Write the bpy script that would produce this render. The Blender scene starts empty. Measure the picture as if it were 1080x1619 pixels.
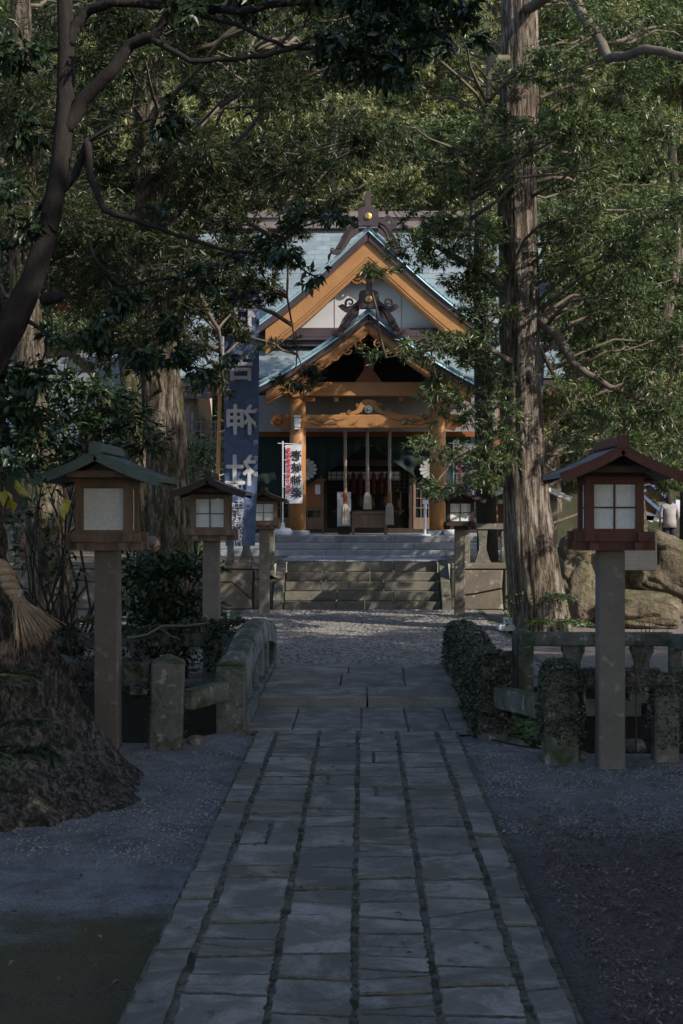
import bpy, bmesh, math, random
import numpy as np
from mathutils import Vector, Matrix, Euler, noise
R = math.radians
PI = math.pi
random.seed(7)
rng = np.random.default_rng(11)
sc = bpy.context.scene
C = sc.collection

# ------------------------------------------------------------ camera, sky, sun, exposure
F = 2316.0
cam_d = bpy.data.cameras.new('camera'); cam = bpy.data.objects.new('camera', cam_d); C.objects.link(cam)
cam_d.sensor_fit = 'VERTICAL'; cam_d.sensor_height = 36.0; cam_d.lens = 36.0 * F / 1619.0
cam_d.clip_start = 0.05; cam_d.clip_end = 2000
cam.location = (0, 0, 2.0)
cam.rotation_euler = (R(90 - 0.136), 0, R(0.78))
sc.camera = cam

SUN_EL, SUN_AZ = 34.0, (0.80, -0.60)          # direction towards the sun: right and behind the camera
sd = Vector((SUN_AZ[0] * math.cos(R(SUN_EL)), SUN_AZ[1] * math.cos(R(SUN_EL)), math.sin(R(SUN_EL)))).normalized()
w = bpy.data.worlds.new('World'); sc.world = w; w.use_nodes = True
nt = w.node_tree; nt.nodes.clear()
sky = nt.nodes.new('ShaderNodeTexSky'); sky.sky_type = 'NISHITA'; sky.sun_disc = False
sky.sun_elevation = R(SUN_EL); sky.sun_rotation = math.atan2(sd.x, sd.y)
bg = nt.nodes.new('ShaderNodeBackground'); bg.inputs[1].default_value = 0.15
wo = nt.nodes.new('ShaderNodeOutputWorld')
nt.links.new(sky.outputs[0], bg.inputs[0]); nt.links.new(bg.outputs[0], wo.inputs[0])
sl = bpy.data.lights.new('sun', 'SUN'); sl.energy = 3.9; sl.angle = R(0.5); sl.color = (1.0, 0.93, 0.82)
so = bpy.data.objects.new('sun', sl); C.objects.link(so)
so.rotation_euler = sd.to_track_quat('Z', 'Y').to_euler(); so.location = sd * 60
sc.view_settings.view_transform = 'Standard'; sc.view_settings.look = 'None'
sc.view_settings.gamma = 1.0; sc.view_settings.exposure = 0.6
sc.cycles.max_bounces = 6; sc.cycles.transparent_max_bounces = 4
sc.cycles.diffuse_bounces = 3

def at(px, py, D):
    """real place of a point of the photograph lying D metres away"""
    return Vector(((px - 571.5) * D / F, D, 2.0 - (py - 804.0) * D / F))

# ------------------------------------------------------------ materials
def newmat(name):
    m = bpy.data.materials.new(name); m.use_nodes = True
    n = m.node_tree; b = n.nodes['Principled BSDF']
    return m, n, b
def node(n, t, **kw):
    x = n.nodes.new(t)
    for k, v in kw.items():
        if k in x.inputs: x.inputs[k].default_value = v
        else: setattr(x, k, v)
    return x
def ramp(n, fac, stops):
    r = n.nodes.new('ShaderNodeValToRGB'); n.links.new(fac, r.inputs[0])
    e = r.color_ramp.elements
    while len(e) < len(stops): e.new(0.5)
    for q, (p, c) in zip(e, stops):
        q.position = p; q.color = (*c, 1) if len(c) == 3 else c
    return r
def mixc(n, fac, a, b, mode='MIX'):
    x = n.nodes.new('ShaderNodeMix'); x.data_type = 'RGBA'; x.blend_type = mode
    for s, v in ((x.inputs[0], fac), (x.inputs[6], a), (x.inputs[7], b)):
        if hasattr(v, 'links') or hasattr(v, 'is_linked'): n.links.new(v, s)
        elif isinstance(v, (int, float)): s.default_value = v
        else: s.default_value = (*v, 1)
    return x.outputs[2]
def coords(n, scale=(1, 1, 1)):
    tc = n.nodes.new('ShaderNodeTexCoord'); mp = n.nodes.new('ShaderNodeMapping')
    mp.inputs['Scale'].default_value = scale
    n.links.new(tc.outputs['Object'], mp.inputs[0]); return mp.outputs[0]
def noise_n(n, vec, scale, detail=6, rough=0.6, dist=0.0):
    x = node(n, 'ShaderNodeTexNoise', Scale=scale, Detail=detail, Roughness=rough, Distortion=dist)
    n.links.new(vec, x.inputs['Vector']); return x.outputs[0]
def bumpn(n, b, h, strength, dist):
    x = node(n, 'ShaderNodeBump', Strength=strength, Distance=dist)
    n.links.new(h, x.inputs['Height']); n.links.new(x.outputs[0], b.inputs['Normal']); return x
def math_n(n, op, a, b_=None):
    x = n.nodes.new('ShaderNodeMath'); x.operation = op
    for s, v in ((x.inputs[0], a), (x.inputs[1], b_)):
        if v is None: continue
        if isinstance(v, (int, float)): s.default_value = v
        else: n.links.new(v, s)
    return x.outputs[0]

def rough_mat(name, dark, light, scale=6, stretch=(1, 1, 1), bump=0.4, bdist=0.01, rough=0.85, moss=None, moss_amt=0.5, fine=60, spots=None, spec=0.3, island=0.0):
    m, n, b = newmat(name)
    v = coords(n, stretch)
    a = noise_n(n, v, scale, 8, 0.65, 0.3); f = noise_n(n, v, fine, 4, 0.7)
    r = ramp(n, a, [(0.3, dark), (0.7, light)])
    col = mixc(n, 0.35, r.outputs[0], ramp(n, f, [(0.3, tuple(c * 0.55 for c in dark)), (0.7, tuple(min(1, c * 1.25) for c in light))]).outputs[0])
    if spots:
        sp = noise_n(n, v, scale * 2.3, 3, 0.5)
        col = mixc(n, ramp(n, sp, [(0.60, (0, 0, 0)), (0.66, (1, 1, 1))]).outputs[0], col, spots)
    if moss:
        g = n.nodes.new('ShaderNodeNewGeometry'); s = n.nodes.new('ShaderNodeSeparateXYZ')
        n.links.new(g.outputs['Normal'], s.inputs[0])
        up = math_n(n, 'MULTIPLY_ADD', s.outputs[2], 0.25)
        mm = noise_n(n, v, scale * 0.8, 8, 0.75, 0.6)
        k = math_n(n, 'ADD', mm, math_n(n, 'MULTIPLY', s.outputs[2], 0.12))
        col = mixc(n, ramp(n, k, [(0.62 - moss_amt * 0.25, (0, 0, 0)), (0.74 - moss_amt * 0.2, (1, 1, 1))]).outputs[0], col, moss)
    if island:
        g2 = n.nodes.new('ShaderNodeNewGeometry')
        col = mixc(n, 1.0, col, ramp(n, g2.outputs['Random Per Island'], [(0.0, (1 - island,) * 3), (1.0, (1.0, 1.0, 1.0))]).outputs[0], 'MULTIPLY')
    n.links.new(col, b.inputs['Base Color'])
    b.inputs['Roughness'].default_value = rough
    b.inputs['Specular IOR Level'].default_value = spec
    h = math_n(n, 'ADD', math_n(n, 'MULTIPLY', a, 1.0), math_n(n, 'MULTIPLY', f, 0.35))
    bumpn(n, b, h, bump, bdist)
    return m

def leaf_mat(name, dark, light, tint, gloss=0.45, trans=0.28):
    m, n, b = newmat(name)
    g = n.nodes.new('ShaderNodeNewGeometry')
    tc = n.nodes.new('ShaderNodeTexCoord')
    big = noise_n(n, tc.outputs['Object'], 0.9, 3, 0.6)
    k = math_n(n, 'ADD', math_n(n, 'MULTIPLY', g.outputs['Random Per Island'], 0.6), math_n(n, 'MULTIPLY', big, 0.5))
    r = ramp(n, k, [(0.2, dark), (0.58, light), (0.86, tint)])
    n.links.new(r.outputs[0], b.inputs['Base Color'])
    b.inputs['Roughness'].default_value = gloss
    b.inputs['Specular IOR Level'].default_value = 0.45
    t = n.nodes.new('ShaderNodeBsdfTranslucent')
    n.links.new(mixc(n, 1.0, r.outputs[0], (1.25, 1.35, 0.7), 'MULTIPLY'), t.inputs[0])
    mx = n.nodes.new('ShaderNodeMixShader'); mx.inputs[0].default_value = trans
    n.links.new(b.outputs[0], mx.inputs[1]); n.links.new(t.outputs[0], mx.inputs[2])
    n.links.new(mx.outputs[0], n.nodes['Material Output'].inputs[0])
    return m

def brick_mat(name, c1, c2, mortar, scale, bw, rh, rough=0.6, bump=0.5, axes='xz', spec=0.4):
    m, n, b = newmat(name)
    tc = n.nodes.new('ShaderNodeTexCoord'); s = n.nodes.new('ShaderNodeSeparateXYZ'); c = n.nodes.new('ShaderNodeCombineXYZ')
    n.links.new(tc.outputs['Object'], s.inputs[0])
    ix = {'x': 0, 'y': 1, 'z': 2}
    n.links.new(s.outputs[ix[axes[0]]], c.inputs[0]); n.links.new(s.outputs[ix[axes[1]]], c.inputs[1])
    br = node(n, 'ShaderNodeTexBrick', Scale=scale)
    br.inputs['Brick Width'].default_value = bw; br.inputs['Row Height'].default_value = rh
    br.inputs['Mortar Size'].default_value = 0.008; br.inputs['Color1'].default_value = (*c1, 1); br.inputs['Color2'].default_value = (*c2, 1)
    br.inputs['Mortar'].default_value = (*mortar, 1); n.links.new(c.outputs[0], br.inputs['Vector'])
    f = noise_n(n, tc.outputs['Object'], 3, 6, 0.7)
    col = mixc(n, 0.5, br.outputs[0], ramp(n, f, [(0.3, tuple(x * .6 for x in c1)), (0.7, c2)]).outputs[0])
    n.links.new(col, b.inputs['Base Color']); b.inputs['Roughness'].default_value = rough
    b.inputs['Specular IOR Level'].default_value = spec
    bumpn(n, b, math_n(n, 'SUBTRACT', math_n(n, 'MULTIPLY', f, 0.3), br.outputs[1]), bump, 0.01)
    return m

M = {}
M['slab'] = rough_mat('slab_stone', (0.245, 0.214, 0.180), (0.385, 0.345, 0.298), 3.4, bump=0.8, bdist=0.014, rough=0.75, fine=55, spec=0.35, island=0.28, moss=(0.165, 0.142, 0.115), moss_amt=0.40)
M['joint'] = rough_mat('joint_earth', (0.085, 0.070, 0.054), (0.21, 0.178, 0.140), 9, bump=1, bdist=0.02, moss=(0.040, 0.042, 0.020), moss_amt=0.2, fine=90)
M['stone'] = rough_mat('weathered_stone', (0.085, 0.078, 0.066), (0.20, 0.185, 0.16), 5, bump=0.7, bdist=0.02, moss=(0.045, 0.058, 0.02), moss_amt=0.55, spots=(0.30, 0.29, 0.27))
M['stone_top'] = rough_mat('pale_stone', (0.11, 0.11, 0.105), (0.33, 0.33, 0.33), 5, bump=0.8, bdist=0.025, moss=(0.05, 0.056, 0.03), moss_amt=0.5)  # lighter stone tone used on the left bridge rail
M['post'] = rough_mat('lantern_post_concrete', (0.11, 0.095, 0.08), (0.20, 0.175, 0.15), 3.5, bump=0.35, bdist=0.008, spots=(0.23, 0.205, 0.185), fine=80, moss=(0.07, 0.065, 0.04), moss_amt=0.1)
M['step'] = rough_mat('step_stone', (0.085, 0.076, 0.060), (0.19, 0.172, 0.145), 3, bump=0.5, bdist=0.012, moss=(0.07, 0.07, 0.045), moss_amt=0.35, fine=50)
M['step_grey'] = rough_mat('grey_step_stone', (0.16, 0.17, 0.19), (0.27, 0.28, 0.30), 3, bump=0.3, bdist=0.01)
M['cobble'] = rough_mat('cobble_stone', (0.13, 0.115, 0.108), (0.31, 0.285, 0.265), 7, bump=0.7, bdist=0.015, fine=70, island=0.35)
M['dirt'] = rough_mat('packed_earth', (0.07, 0.055, 0.042), (0.17, 0.14, 0.115), 3, bump=0.6, bdist=0.02)
M['wood_old'] = rough_mat('weathered_wood', (0.10, 0.065, 0.045), (0.24, 0.165, 0.12), 4, (3, 3, 0.6), 0.3, 0.006, 0.7)
M['wood_red'] = rough_mat('red_brown_wood', (0.075, 0.026, 0.020), (0.145, 0.055, 0.040), 4, (3, 3, 0.8), 0.25, 0.005, 0.55)
M['wood_dark'] = rough_mat('dark_wood', (0.020, 0.013, 0.011), (0.055, 0.035, 0.028), 4, (2, 2, 1), 0.3, 0.005, 0.6)
M['purple_wood'] = rough_mat('dark_copper_fascia', (0.028, 0.019, 0.021), (0.070, 0.048, 0.052), 2, (1, 1, 1), 0.3, 0.01, 0.5)
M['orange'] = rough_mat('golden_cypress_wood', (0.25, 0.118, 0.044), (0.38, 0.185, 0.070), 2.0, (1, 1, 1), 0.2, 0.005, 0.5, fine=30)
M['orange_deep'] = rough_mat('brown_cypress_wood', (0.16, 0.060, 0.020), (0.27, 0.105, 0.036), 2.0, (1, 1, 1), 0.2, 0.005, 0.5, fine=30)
M['groove_shade'] = rough_mat('groove_shade_brown', (0.08, 0.03, 0.012), (0.14, 0.055, 0.02), 6)  # dark brown stands in for the shade of carved lines
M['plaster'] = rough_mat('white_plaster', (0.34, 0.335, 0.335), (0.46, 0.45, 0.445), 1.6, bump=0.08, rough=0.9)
M['paper'] = rough_mat('white_paper_pane', (0.60, 0.61, 0.60), (0.74, 0.75, 0.74), 5, bump=0.1, rough=0.6)
M['copper'] = rough_mat('green_copper_sheet', (0.055, 0.080, 0.076), (0.13, 0.175, 0.163), 4, bump=0.3, bdist=0.01, rough=0.5, moss=(0.05, 0.05, 0.035), moss_amt=0.2)
M['slate'] = rough_mat('grey_metal_sheet', (0.10, 0.10, 0.11), (0.21, 0.21, 0.225), 4, bump=0.3, bdist=0.01, rough=0.5)
M['roof'] = brick_mat('copper_shingle_roof', (0.13, 0.165, 0.18), (0.22, 0.265, 0.28), (0.06, 0.075, 0.085), 1.0, 0.42, 0.16, axes='xz', rough=0.55)
M['roof_side'] = brick_mat('copper_gable_roof', (0.17, 0.28, 0.33), (0.27, 0.39, 0.44), (0.09, 0.13, 0.16), 1.0, 0.5, 0.22, axes='yz', rough=0.5)
M['dark'] = rough_mat('interior_shade', (0.008, 0.007, 0.007), (0.02, 0.017, 0.016), 3)  # near-black colour stands in for the shade inside hall and gable
M['gold'], _n, _b = newmat('gilt_boss'); _b.inputs['Base Color'].default_value = (0.50, 0.33, 0.12, 1); _b.inputs['Metallic'].default_value = 0.8; _b.inputs['Roughness'].default_value = 0.4
M['plaster_in'] = rough_mat('shaded_plaster', (0.17, 0.165, 0.16), (0.26, 0.25, 0.24), 1.6, bump=0.08, rough=0.9)  # darker copy of the white plaster; porch shade put into its colour
M['verge'] = rough_mat('blue_green_copper_edge', (0.26, 0.40, 0.45), (0.40, 0.54, 0.58), 3, (1, 1, 1), 0.2, 0.01, 0.5)
M['curtain'] = rough_mat('green_curtain', (0.005, 0.014, 0.014), (0.010, 0.025, 0.024), 3, bump=0.1, rough=0.8)
M['crest'] = rough_mat('crest_white', (0.30, 0.30, 0.29), (0.40, 0.40, 0.39), 4)
M['rope'] = rough_mat('hemp_rope', (0.20, 0.165, 0.12), (0.34, 0.29, 0.22), 20, bump=0.5)
M['tassel'] = rough_mat('pale_hemp_tassel', (0.32, 0.28, 0.225), (0.46, 0.41, 0.34), 20, (1, 1, 0.1), 0.6)
M['straw'] = rough_mat('rice_straw', (0.16, 0.10, 0.058), (0.34, 0.23, 0.14), 14, (1, 1, 1), 0.4)
M['blue'] = rough_mat('indigo_cloth', (0.070, 0.105, 0.195), (0.105, 0.148, 0.26), 2, bump=0.15, rough=0.8, fine=8)
M['white_cloth'] = rough_mat('white_cloth', (0.46, 0.46, 0.49), (0.58, 0.58, 0.61), 3, bump=0.1)
M['white'] = rough_mat('white_paint', (0.52, 0.52, 0.54), (0.64, 0.64, 0.66), 4, bump=0.05, rough=0.4)
M['black'] = rough_mat('black_ink', (0.012, 0.012, 0.02), (0.02, 0.02, 0.03), 4)
M['red'] = rough_mat('red_ink', (0.50, 0.03, 0.06), (0.6, 0.05, 0.08), 4)
M['bamboo'] = rough_mat('dry_bamboo', (0.34, 0.17, 0.06), (0.52, 0.28, 0.11), 4, (2, 2, 0.6), 0.2, rough=0.45)
def bark_mat(name, deep, dark, light, horiz=16.0, vert=1.6, moss=None, amt=0.3, bd=0.08):
    m, n, b = newmat(name)
    v1 = coords(n, (horiz, horiz, vert)); v2 = coords(n, (horiz * 2.3, horiz * 2.3, vert * 3.2)); v3 = coords(n)
    a = noise_n(n, v1, 1.0, 6, 0.7, 0.8); f = noise_n(n, v2, 1.0, 5, 0.7, 0.5); g = noise_n(n, v3, 1.1, 4, 0.6)
    h = math_n(n, 'ADD', math_n(n, 'MULTIPLY', a, 0.62), math_n(n, 'MULTIPLY', f, 0.38))
    col = ramp(n, h, [(0.38, deep), (0.47, dark), (0.60, light)]).outputs[0]
    col = mixc(n, 1.0, col, ramp(n, g, [(0.35, (0.55, 0.5, 0.45)), (0.6, (1, 1, 1))]).outputs[0], 'MULTIPLY')
    if moss:
        k = noise_n(n, v3, 2.6, 8, 0.75, 0.8)
        col = mixc(n, ramp(n, k, [(0.60 - amt * .3, (0, 0, 0)), (0.70 - amt * .25, (1, 1, 1))]).outputs[0], col, moss)
    n.links.new(col, b.inputs['Base Color']); b.inputs['Roughness'].default_value = 0.95; b.inputs['Specular IOR Level'].default_value = 0.15
    bumpn(n, b, h, 1.0, bd); return m
M['bark'] = bark_mat('ridged_bark', (0.026, 0.020, 0.015), (0.105, 0.082, 0.065), (0.36, 0.315, 0.27))
M['bark_mossy'] = bark_mat('mossy_bark', (0.014, 0.012, 0.009), (0.060, 0.048, 0.037), (0.27, 0.225, 0.18), 13, 2.4, (0.050, 0.055, 0.020), 0.32)
M['bark_dark'] = rough_mat('dark_bark', (0.008, 0.0065, 0.006), (0.030, 0.023, 0.020), 5.0, (2.5, 2.5, 0.8), 0.8, 0.02, 0.9, fine=30)
M['bark_root'] = bark_mat('root_bark', (0.014, 0.012, 0.011), (0.052, 0.046, 0.041), (0.22, 0.195, 0.175), 20, 6.0, (0.022, 0.028, 0.012), 0.28, 0.06)
M['twig'] = rough_mat('grey_branch', (0.060, 0.046, 0.034), (0.18, 0.145, 0.11), 8, bump=0.4)
M['leaf_fine'] = leaf_mat('narrow_leaf', (0.024, 0.040, 0.020), (0.068, 0.100, 0.046), (0.27, 0.31, 0.16), 0.30, 0.32)  # pale third tone puts sunlit-leaf brightness into the colour
M['leaf_dark'] = leaf_mat('shaded_narrow_leaf', (0.014, 0.022, 0.012), (0.034, 0.047, 0.023), (0.10, 0.115, 0.05), 0.36, 0.3)  # darker copy of the narrow leaf; shade of the left crowns in its colour
M['leaf_broad'] = leaf_mat('glossy_broad_leaf', (0.010, 0.020, 0.009), (0.024, 0.046, 0.018), (0.055, 0.085, 0.03), 0.36, 0.2)
M['leaf_far'] = leaf_mat('sunlit_far_leaf', (0.085, 0.098, 0.042), (0.19, 0.20, 0.09), (0.38, 0.37, 0.19))
M['leaf_ivy'] = leaf_mat('ivy_leaf', (0.020, 0.023, 0.014), (0.052, 0.056, 0.034), (0.15, 0.15, 0.10), 0.45, 0.1)
M['leaf_yellow'] = leaf_mat('yellow_leaf', (0.30, 0.26, 0.03), (0.45, 0.38, 0.05), (0.5, 0.45, 0.1))
M['leaf_red'] = leaf_mat('red_maple_leaf', (0.35, 0.03, 0.02), (0.55, 0.06, 0.04), (0.6, 0.12, 0.06))
M['leaf_litter'] = leaf_mat('fallen_leaf', (0.06, 0.035, 0.025), (0.15, 0.095, 0.07), (0.26, 0.19, 0.14), 0.7, 0.0)
M['rock'] = rough_mat('sandstone_boulder', (0.050, 0.040, 0.029), (0.215, 0.170, 0.118), 2.6, bump=1.0, bdist=0.10, moss=(0.075, 0.072, 0.032), moss_amt=0.5, fine=14)
M['bank'] = rough_mat('darkened_bank_stone', (0.018, 0.016, 0.012), (0.06, 0.052, 0.04), 4, bump=1.0, bdist=0.06, moss=(0.03, 0.038, 0.014), moss_amt=0.5)  # colour darkened to offset the light reaching the banks
M['rockwall'] = rough_mat('retaining_stone', (0.075, 0.064, 0.048), (0.19, 0.16, 0.125), 2, bump=0.6, bdist=0.03, moss=(0.10, 0.095, 0.04), moss_amt=0.2, spots=(0.26, 0.25, 0.22))
M['plaque'] = brick_mat('engraved_plaque', (0.035, 0.035, 0.038), (0.055, 0.055, 0.058), (0.022, 0.022, 0.024), 1.0, 0.30, 0.045, bump=0.2)
M['skin'] = rough_mat('skin', (0.30, 0.16, 0.11), (0.38, 0.21, 0.15), 6, bump=0.02, rough=0.5)
M['hair'] = rough_mat('black_hair', (0.015, 0.010, 0.009), (0.05, 0.035, 0.03), 10, (4, 4, 1))
M['coat_grey'] = rough_mat('grey_coat', (0.22, 0.20, 0.20), (0.30, 0.275, 0.275), 4)
M['coat_black'] = rough_mat('black_coat', (0.012, 0.014, 0.022), (0.025, 0.028, 0.04), 4)
M['hat'] = rough_mat('brown_knit_cap', (0.10, 0.07, 0.065), (0.17, 0.125, 0.11), 25, bump=0.6)
M['pinkwall'] = rough_mat('pale_timber_wall', (0.50, 0.36, 0.28), (0.66, 0.52, 0.44), 2, bump=0.2)
M['lattice'] = rough_mat('grey_lattice_wood', (0.16, 0.12, 0.11), (0.28, 0.22, 0.20), 5)
M['tile_grey'] = brick_mat('grey_tile_roof', (0.10, 0.105, 0.115), (0.16, 0.165, 0.18), (0.04, 0.04, 0.045), 1.0, 0.3, 0.14, axes='xz')
M['glass_dark'], _n, _b = newmat('door_glass'); _b.inputs['Base Color'].default_value = (0.012, 0.012, 0.013, 1); _b.inputs['Roughness'].default_value = 0.15
M['lamp_glass'] = rough_mat('frosted_lamp_glass', (0.55, 0.56, 0.58), (0.66, 0.67, 0.69), 5, rough=0.3, bump=0.02)
M['water'], _n, _b = newmat('stream_water'); _b.inputs['Base Color'].default_value = (0.010, 0.013, 0.010, 1); _b.inputs['Roughness'].default_value = 0.12
bumpn(_n, _b, noise_n(_n, coords(_n), 5), 0.3, 0.02)

# ground: gravel, leaf mulch on the right, moss patch near left corner, warm earth beyond the stream
def ground_mat():
    m, n, b = newmat('ground_cover')
    tc = n.nodes.new('ShaderNodeTexCoord'); v = tc.outputs['Object']
    s = n.nodes.new('ShaderNodeSeparateXYZ'); n.links.new(v, s.inputs[0]); X, Y = s.outputs[0], s.outputs[1]
    big = noise_n(n, v, 1.3, 5, 0.6); mid = noise_n(n, v, 7, 6, 0.7); fine = noise_n(n, v, 70, 5, 0.75)
    vo = node(n, 'ShaderNodeTexVoronoi', Scale=85.0); n.links.new(v, vo.inputs['Vector'])
    grav = mixc(n, 0.6, ramp(n, fine, [(0.32, (0.055, 0.054, 0.058)), (0.62, (0.36, 0.345, 0.345))]).outputs[0], mixc(n, 1.0, ramp(n, mid, [(0.3, (0.19, 0.185, 0.19)), (0.7, (0.35, 0.34, 0.345))]).outputs[0], ramp(n, vo.outputs['Distance'], [(0.1, (0.75, 0.75, 0.75)), (0.7, (0.25, 0.25, 0.25))]).outputs[0], 'SOFT_LIGHT'))
    mulch = mixc(n, 0.7, ramp(n, mid, [(0.35, (0.060, 0.043, 0.035)), (0.7, (0.27, 0.205, 0.17))]).outputs[0], ramp(n, fine, [(0.35, (0.020, 0.015, 0.014)), (0.7, (0.28, 0.235, 0.22))]).outputs[0])
    mossy = mixc(n, 0.6, ramp(n, mid, [(0.35, (0.060, 0.046, 0.028)), (0.65, (0.125, 0.100, 0.060))]).outputs[0], ramp(n, fine, [(0.35, (0.028, 0.021, 0.016)), (0.65, (0.20, 0.165, 0.105))]).outputs[0])
    earth = mixc(n, 0.5, ramp(n, mid, [(0.35, (0.13, 0.10, 0.08)), (0.65, (0.28, 0.235, 0.20))]).outputs[0], ramp(n, fine, [(0.35, (0.10, 0.085, 0.07)), (0.65, (0.30, 0.26, 0.23))]).outputs[0])
    wob = math_n(n, 'MULTIPLY', math_n(n, 'SUBTRACT', big, 0.5), 2.6)
    yw = math_n(n, 'ADD', Y, wob)
    def less(a, t, soft):   # 1 where a < t
        k = n.nodes.new('ShaderNodeMapRange'); k.inputs[1].default_value = t + soft; k.inputs[2].default_value = t - soft
        n.links.new(a, k.inputs[0]); return k.outputs[0]
    right = math_n(n, 'SUBTRACT', 1.0, less(X, 0.3, 0.1))
    k1 = math_n(n, 'MULTIPLY', less(math_n(n, 'ADD', yw, math_n(n, 'MULTIPLY', fine, 0.8)), 9.6, 0.6), right)
    left = less(X, -0.3, 0.1)
    k2 = math_n(n, 'MULTIPLY', less(math_n(n, 'ADD', math_n(n, 'ADD', yw, math_n(n, 'MULTIPLY', fine, 0.5)), math_n(n, 'MULTIPLY', X, -0.25)), 7.75, 0.35), left)
    drift = noise_n(n, v, 2.4, 7, 0.7, 0.5)
    grav = mixc(n, 1.0, grav, ramp(n, drift, [(0.32, (0.55, 0.52, 0.50)), (0.55, (1.0, 1.0, 1.0))]).outputs[0], 'MULTIPLY')
    mossy = mixc(n, ramp(n, drift, [(0.40, (0, 0, 0)), (0.62, (0.8, 0.8, 0.8))]).outputs[0], mossy, (0.10, 0.092, 0.045))
    col = mixc(n, k1, grav, mulch); col = mixc(n, k2, col, mossy)
    col = mixc(n, less(math_n(n, 'MULTIPLY', Y, -1.0), -16.0, 0.2), col, earth)
    n.links.new(col, b.inputs['Base Color']); b.inputs['Roughness'].default_value = 0.95; b.inputs['Specular IOR Level'].default_value = 0.15
    bumpn(n, b, math_n(n, 'ADD', math_n(n, 'MULTIPLY', mid, 0.8), fine), 1.0, 0.022)
    return m
M['ground'] = ground_mat()
M['hill'] = rough_mat('forest_floor', (0.02, 0.022, 0.010), (0.07, 0.07, 0.035), 1.5, bump=1, bdist=0.1)

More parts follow.
